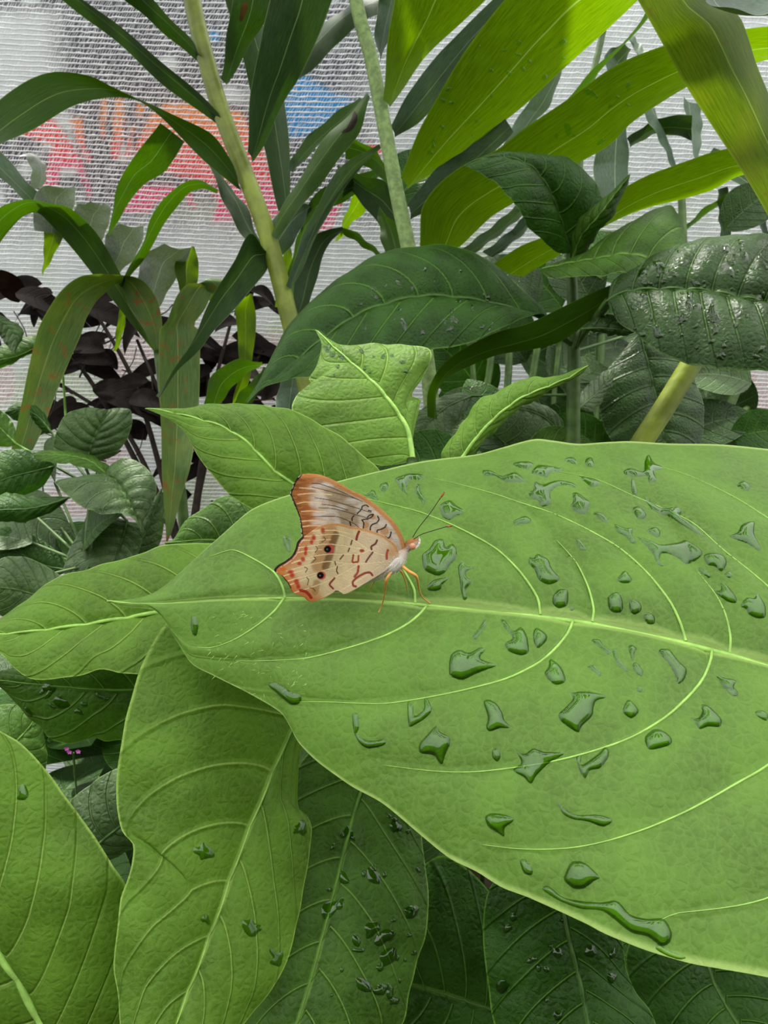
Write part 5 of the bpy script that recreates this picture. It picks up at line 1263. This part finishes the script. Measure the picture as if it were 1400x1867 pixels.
wing_m = paint_mat('wing_scales', 0.6, tw=0.22, spec=0.25, bump_scale=3000.0)
def wing(name, outline, painter, off, step, label=None):
    poly = spline(outline, len(outline) * 8, closed=True)[:, :2]
    P, F, sd = poly_grid(poly, step)
    V = px(P[:, 0], P[:, 1], wing_depth(P) + off)
    # wing has a small thickness and slightly corrugated surface
    col = painter(P) ** 1.18 * 0.9
    o = mesh_obj(name, V, F, wing_m, bfly, colors=col)
    if label: o['label'] = label
    md = o.modifiers.new('thickness', 'SOLIDIFY'); md.thickness = 0.00006; md.offset = 0
    return o
wing('hindwing', HW, hind_paint, -0.0007, 0.9, 'cream hindwing with two black eyespots and red marks')
wing('forewing', FW, fore_paint, 0.0003, 0.9, 'orange-brown tipped forewing with dark squiggles')
far_shift = lambda pts, dx, dy: [(x + dx, y + dy) for x, y in pts]
wing('forewing', far_shift(FW, 1.6, -1.6), fore_paint, 0.0019, 2.0)
wing('hindwing', far_shift(HW, -1.4, -0.6), hind_paint, 0.0026, 2.0)

fur = plain_mat('pale_fur', lin((226, 216, 204)), 0.9, 0.1, 0.12, 2500, 0.6)
brown = plain_mat('brown_fur', lin((168, 112, 66)), 0.9, 0.1, 0.35, 2500, 0.6)
orange = plain_mat('leg_orange', lin((206, 146, 72)), 0.5, 0.3, 0.12, 500, 0.1)
dark = plain_mat('antenna_dark', lin((58, 54, 44)), 0.5, 0.3, 0.2, 500, 0.1)
eye_m = plain_mat('eye', lin((200, 140, 104)), 0.3, 0.5, 0.12, 900, 0.1)
def body_tube():
    q = spline([(766, 985, .1775), (758, 989, .1777), (748, 993, .178), (741, 1000, .1783), (730, 1012, .1786), (716, 1027, .179), (700, 1040, .1795), (680, 1050, .180), (650, 1062, .181), (620, 1072, .182), (600, 1078, .1826)], 48)
    P = px(q[:, 0], q[:, 1], q[:, 2])
    s = np.linspace(0, 1, 48)
    R = np.interp(s, [0, .03, .08, .12, .15, .2, .28, .36, .45, .6, .8, .95, 1], [1.5, 6.5, 10, 9, 7, 11, 17, 18, 13, 10, 9, 5, 1]) * .179 / FPX
    V, F = tube_data(P, R, 20)
    # brown head and shoulders, pale chest
    X, Y, _ = proj(V)
    tt = np.repeat(s, 20)
    rowx = np.repeat(q[:, 0], 20); rowy = np.repeat(q[:, 1], 20)
    lower = sm((Y - rowy) + (X - rowx) * .5, -5, 4)
    hd = 1 - sm(tt, .13, .26)
    w = np.clip(hd * (1 - .55 * lower), 0, 1)[:, None]
    c = np.array(lin((232, 224, 212))) * (1 - w) + np.array(lin((170, 112, 62))) * w
    return V, F, c * 0.75
bV, bF, bC = body_tube()
body = mesh_obj('body', bV, bF, paint_mat('body_fur', 0.9, bump_scale=2500.0), bfly, colors=bC)
# fuzz on chest and head
FV, FF, FC = [], [], []
bn = np.array(bV).reshape(48, 20, 3); ctr = bn.mean(1)
rf = random.Random(4)
for k in range(900):
    i = rf.randrange(2, 24); j = rf.randrange(20)
    p0 = bn[i, j]; n = p0 - ctr[i]; n /= np.linalg.norm(n) + 1e-9
    back = ctr[min(i + 4, 47)] - ctr[i]; back /= np.linalg.norm(back) + 1e-9
    L = rf.uniform(.0005, .0012) * (1.0 if i > 8 else .55)
    dr = (n * .6 + back * .7 + np.array([rf.uniform(-.3, .3) for _ in range(3)])) * L
    sd_ = np.cross(dr, n); sd_ = sd_ / (np.linalg.norm(sd_) + 1e-9) * .00005
    kk = len(FV); FV += [p0 - sd_, p0 + sd_, p0 + dr]; FF.append((kk, kk + 1, kk + 2))
    c = bC[i * 20 + j]; FC += [c, c, np.minimum(c * 1.25, 1)]
fz = mesh_obj('fuzz', FV, FF, paint_mat('fuzz_hair', 0.9), bfly, colors=np.array(FC)); fz['kind'] = 'stuff'
# eye
def ball(name, c, r, mat, parent, sq=(1, 1, 1), n=14):
    V, F = [], []
    for i in range(n + 1):
        th = math.pi * i / n
        for j in range(n * 2):
            ph = math.pi * j / n
            V.append(np.array(c) + r * np.array([sq[0] * math.sin(th) * math.cos(ph), sq[1] * math.sin(th) * math.sin(ph), sq[2] * math.cos(th)]))
    for i in range(n):
        for j in range(2 * n):
            k = (j + 1) % (2 * n); F.append((i * 2 * n + j, i * 2 * n + k, (i + 1) * 2 * n + k, (i + 1) * 2 * n + j))
    return mesh_obj(name, V, F, mat, parent)
ball('eye', P3(752, 996, .1771), 6.6 * .178 / FPX, eye_m, bfly, (1, .8, 1))
tube('palp', pxpath([(757, 1000, .1772), (763, 994, .1770), (765, 985, .1770), (763, 978, .1770)], 8), np.array([2, 2.4, 2.6, 2.4, 2.2, 2, 1.4, .5]) * .178 / FPX, fur, bfly, 8)
k = .178 / FPX
def antenna(pts, club):
    n = 40; s = np.linspace(0, 1, n)
    R = np.interp(s, [0, .84, .9, .96, 1], [.85, .8, 1.6, 2.0, .9]) * k
    P = pxpath(pts, n)
    o = tube('antenna', P, R, dark, bfly, 8)
    t = tube('antenna_tip', P[-6:] + np.array([0, -.00005, 0]), R[-6:] * 1.12, club, o, 8)
    return o
antenna(a6([(785, 700)]) and [(752, 980, .1774), (764, 961, .1762), (783, 937, .1748), (798, 915, .1738), (810, 897, .173)], brown)
antenna([(754, 983, .1770), (769, 974, .1758), (794, 966, .1745), (811, 961, .1736), (824, 958, .173)], brown)
def leg(pts, r, foot):
    h, n = cast(big, *foot)
    q = [tuple(px(np.array(x), np.array(y), np.array(d))) for x, y, d in pts] + [tuple(h + n * .0002)]
    P = spline([(a, c, b) for a, b, c in q], 26)[:, [0, 2, 1]]
    R = np.interp(np.linspace(0, 1, 26), [0, .3, .34, .6, 1], [r * 1.25, r * 1.1, r * .9, r * .7, r * .42])
    return tube('leg', P, R, orange, bfly, 8)
leg([(717, 1038, .1785), (705, 1056, .1772), (701, 1083, .182), (696, 1104, .1855)], 2.4 * k, (690, 1117))
leg([(730, 1030, .1785), (744, 1041, .1772), (759, 1051, .1775), (764, 1076, .1825), (771, 1090, .186)], 2.6 * k, (784, 1099))
leg([(722, 1034, .1800), (733, 1044, .181), (740, 1064, .185)], 1.8 * k, (742, 1078))
leg([(705, 1040, .1805), (690, 1050, .183), (680, 1064, .187)], 1.8 * k, (672, 1078))

# unseen strap leaves added above the frame to keep the sun off the shrubs below
rc = random.Random(12)
for k in range(14):
    x = -0.44 + 0.034 * k
    free_leaf(gin1 if k < 10 else gin2, 'st_dark', (x + rc.uniform(-.006, .006), 0.735, 1.56 + rc.uniform(-.02, .03)), (rc.uniform(-.08, .08), -1, rc.uniform(-.1, .05)), (0, 0, 1), .25, .03, .05, strap=True, nu=24, nv=9)
for k in range(9):  # lower added row, spaced so its gaps reflect as streaks in the drops
    x = -0.27 + 0.06 * k
    free_leaf(gin1 if k < 5 else gin2, 'st_dark', (x + rc.uniform(-.01, .01), 0.40, 1.03 + rc.uniform(-.02, .03)), (rc.uniform(-.15, .15), -1, rc.uniform(-.1, .05)), (0, 0, 1), .29, .02, .05, strap=True, nu=24, nv=9)
for k in range(8):
    x = -0.28 + 0.044 * k
    free_leaf(gin1 if k < 6 else gin2, 'st_dark', (x + rc.uniform(-.01, .01), 0.50, 1.02 + rc.uniform(-.02, .03)), (rc.uniform(-.1, .1), 1, rc.uniform(0, .1)), (0, 0, 1), .18, .026, .05, strap=True, nu=24, nv=9)
for g, pt in ((gin1, (338, -60, .52)), (gin2, (640, -50, .47))):  # added stalks that carry the unseen leaves
    e = P3(*pt)
    tube('stalk', spline(np.array([e, e + [-.01, .0, .08], e + [-.03, .04, .25], e + [-.06, .16, .5], [-.2, .735, 1.56]]), 24), .0042, M['stalk'], g, 10)

# two leaves above the frame whose shade falls across the spotted strap leaf
def shade_leaf(A, B, dist):
    ea = [cast(SURF['r3'], *p)[0] for p in A]; eb = [cast(SURF['r3'], *p)[0] for p in B]
    if any(e is None for e in ea + eb): return
    off = np.array(sun_dir) * dist
    def ext(e):
        e = np.array(e); d = (e[-1] - e[0]) / np.linalg.norm(e[-1] - e[0])
        return spline(np.vstack([e[0] - d * .05, e, e[-1] + d * .09]) + off, 24)
    a, b = ext(ea), ext(eb)
    v = np.linspace(-1, 1, 7)
    G = a[:, None] * (.5 - v / 2)[None, :, None] + b[:, None] * (.5 + v / 2)[None, :, None]
    U = np.broadcast_to(np.linspace(0, 5, 24)[:, None], (24, 7)); V2 = np.broadcast_to(v[None], (24, 7))
    mesh_obj('leaf', G.reshape(-1, 3), grid_faces(24, 7), M['st_dark'], gin3, uv=np.stack([U.ravel(), V2.ravel()], 1))
shade_leaf([(1214, 82), (1270, 55), (1335, 32)], [(1262, 160), (1310, 140), (1376, 118)], .07)
shade_leaf([(1330, 268), (1360, 258), (1390, 250)], [(1356, 318), (1375, 314), (1392, 310)], .13)
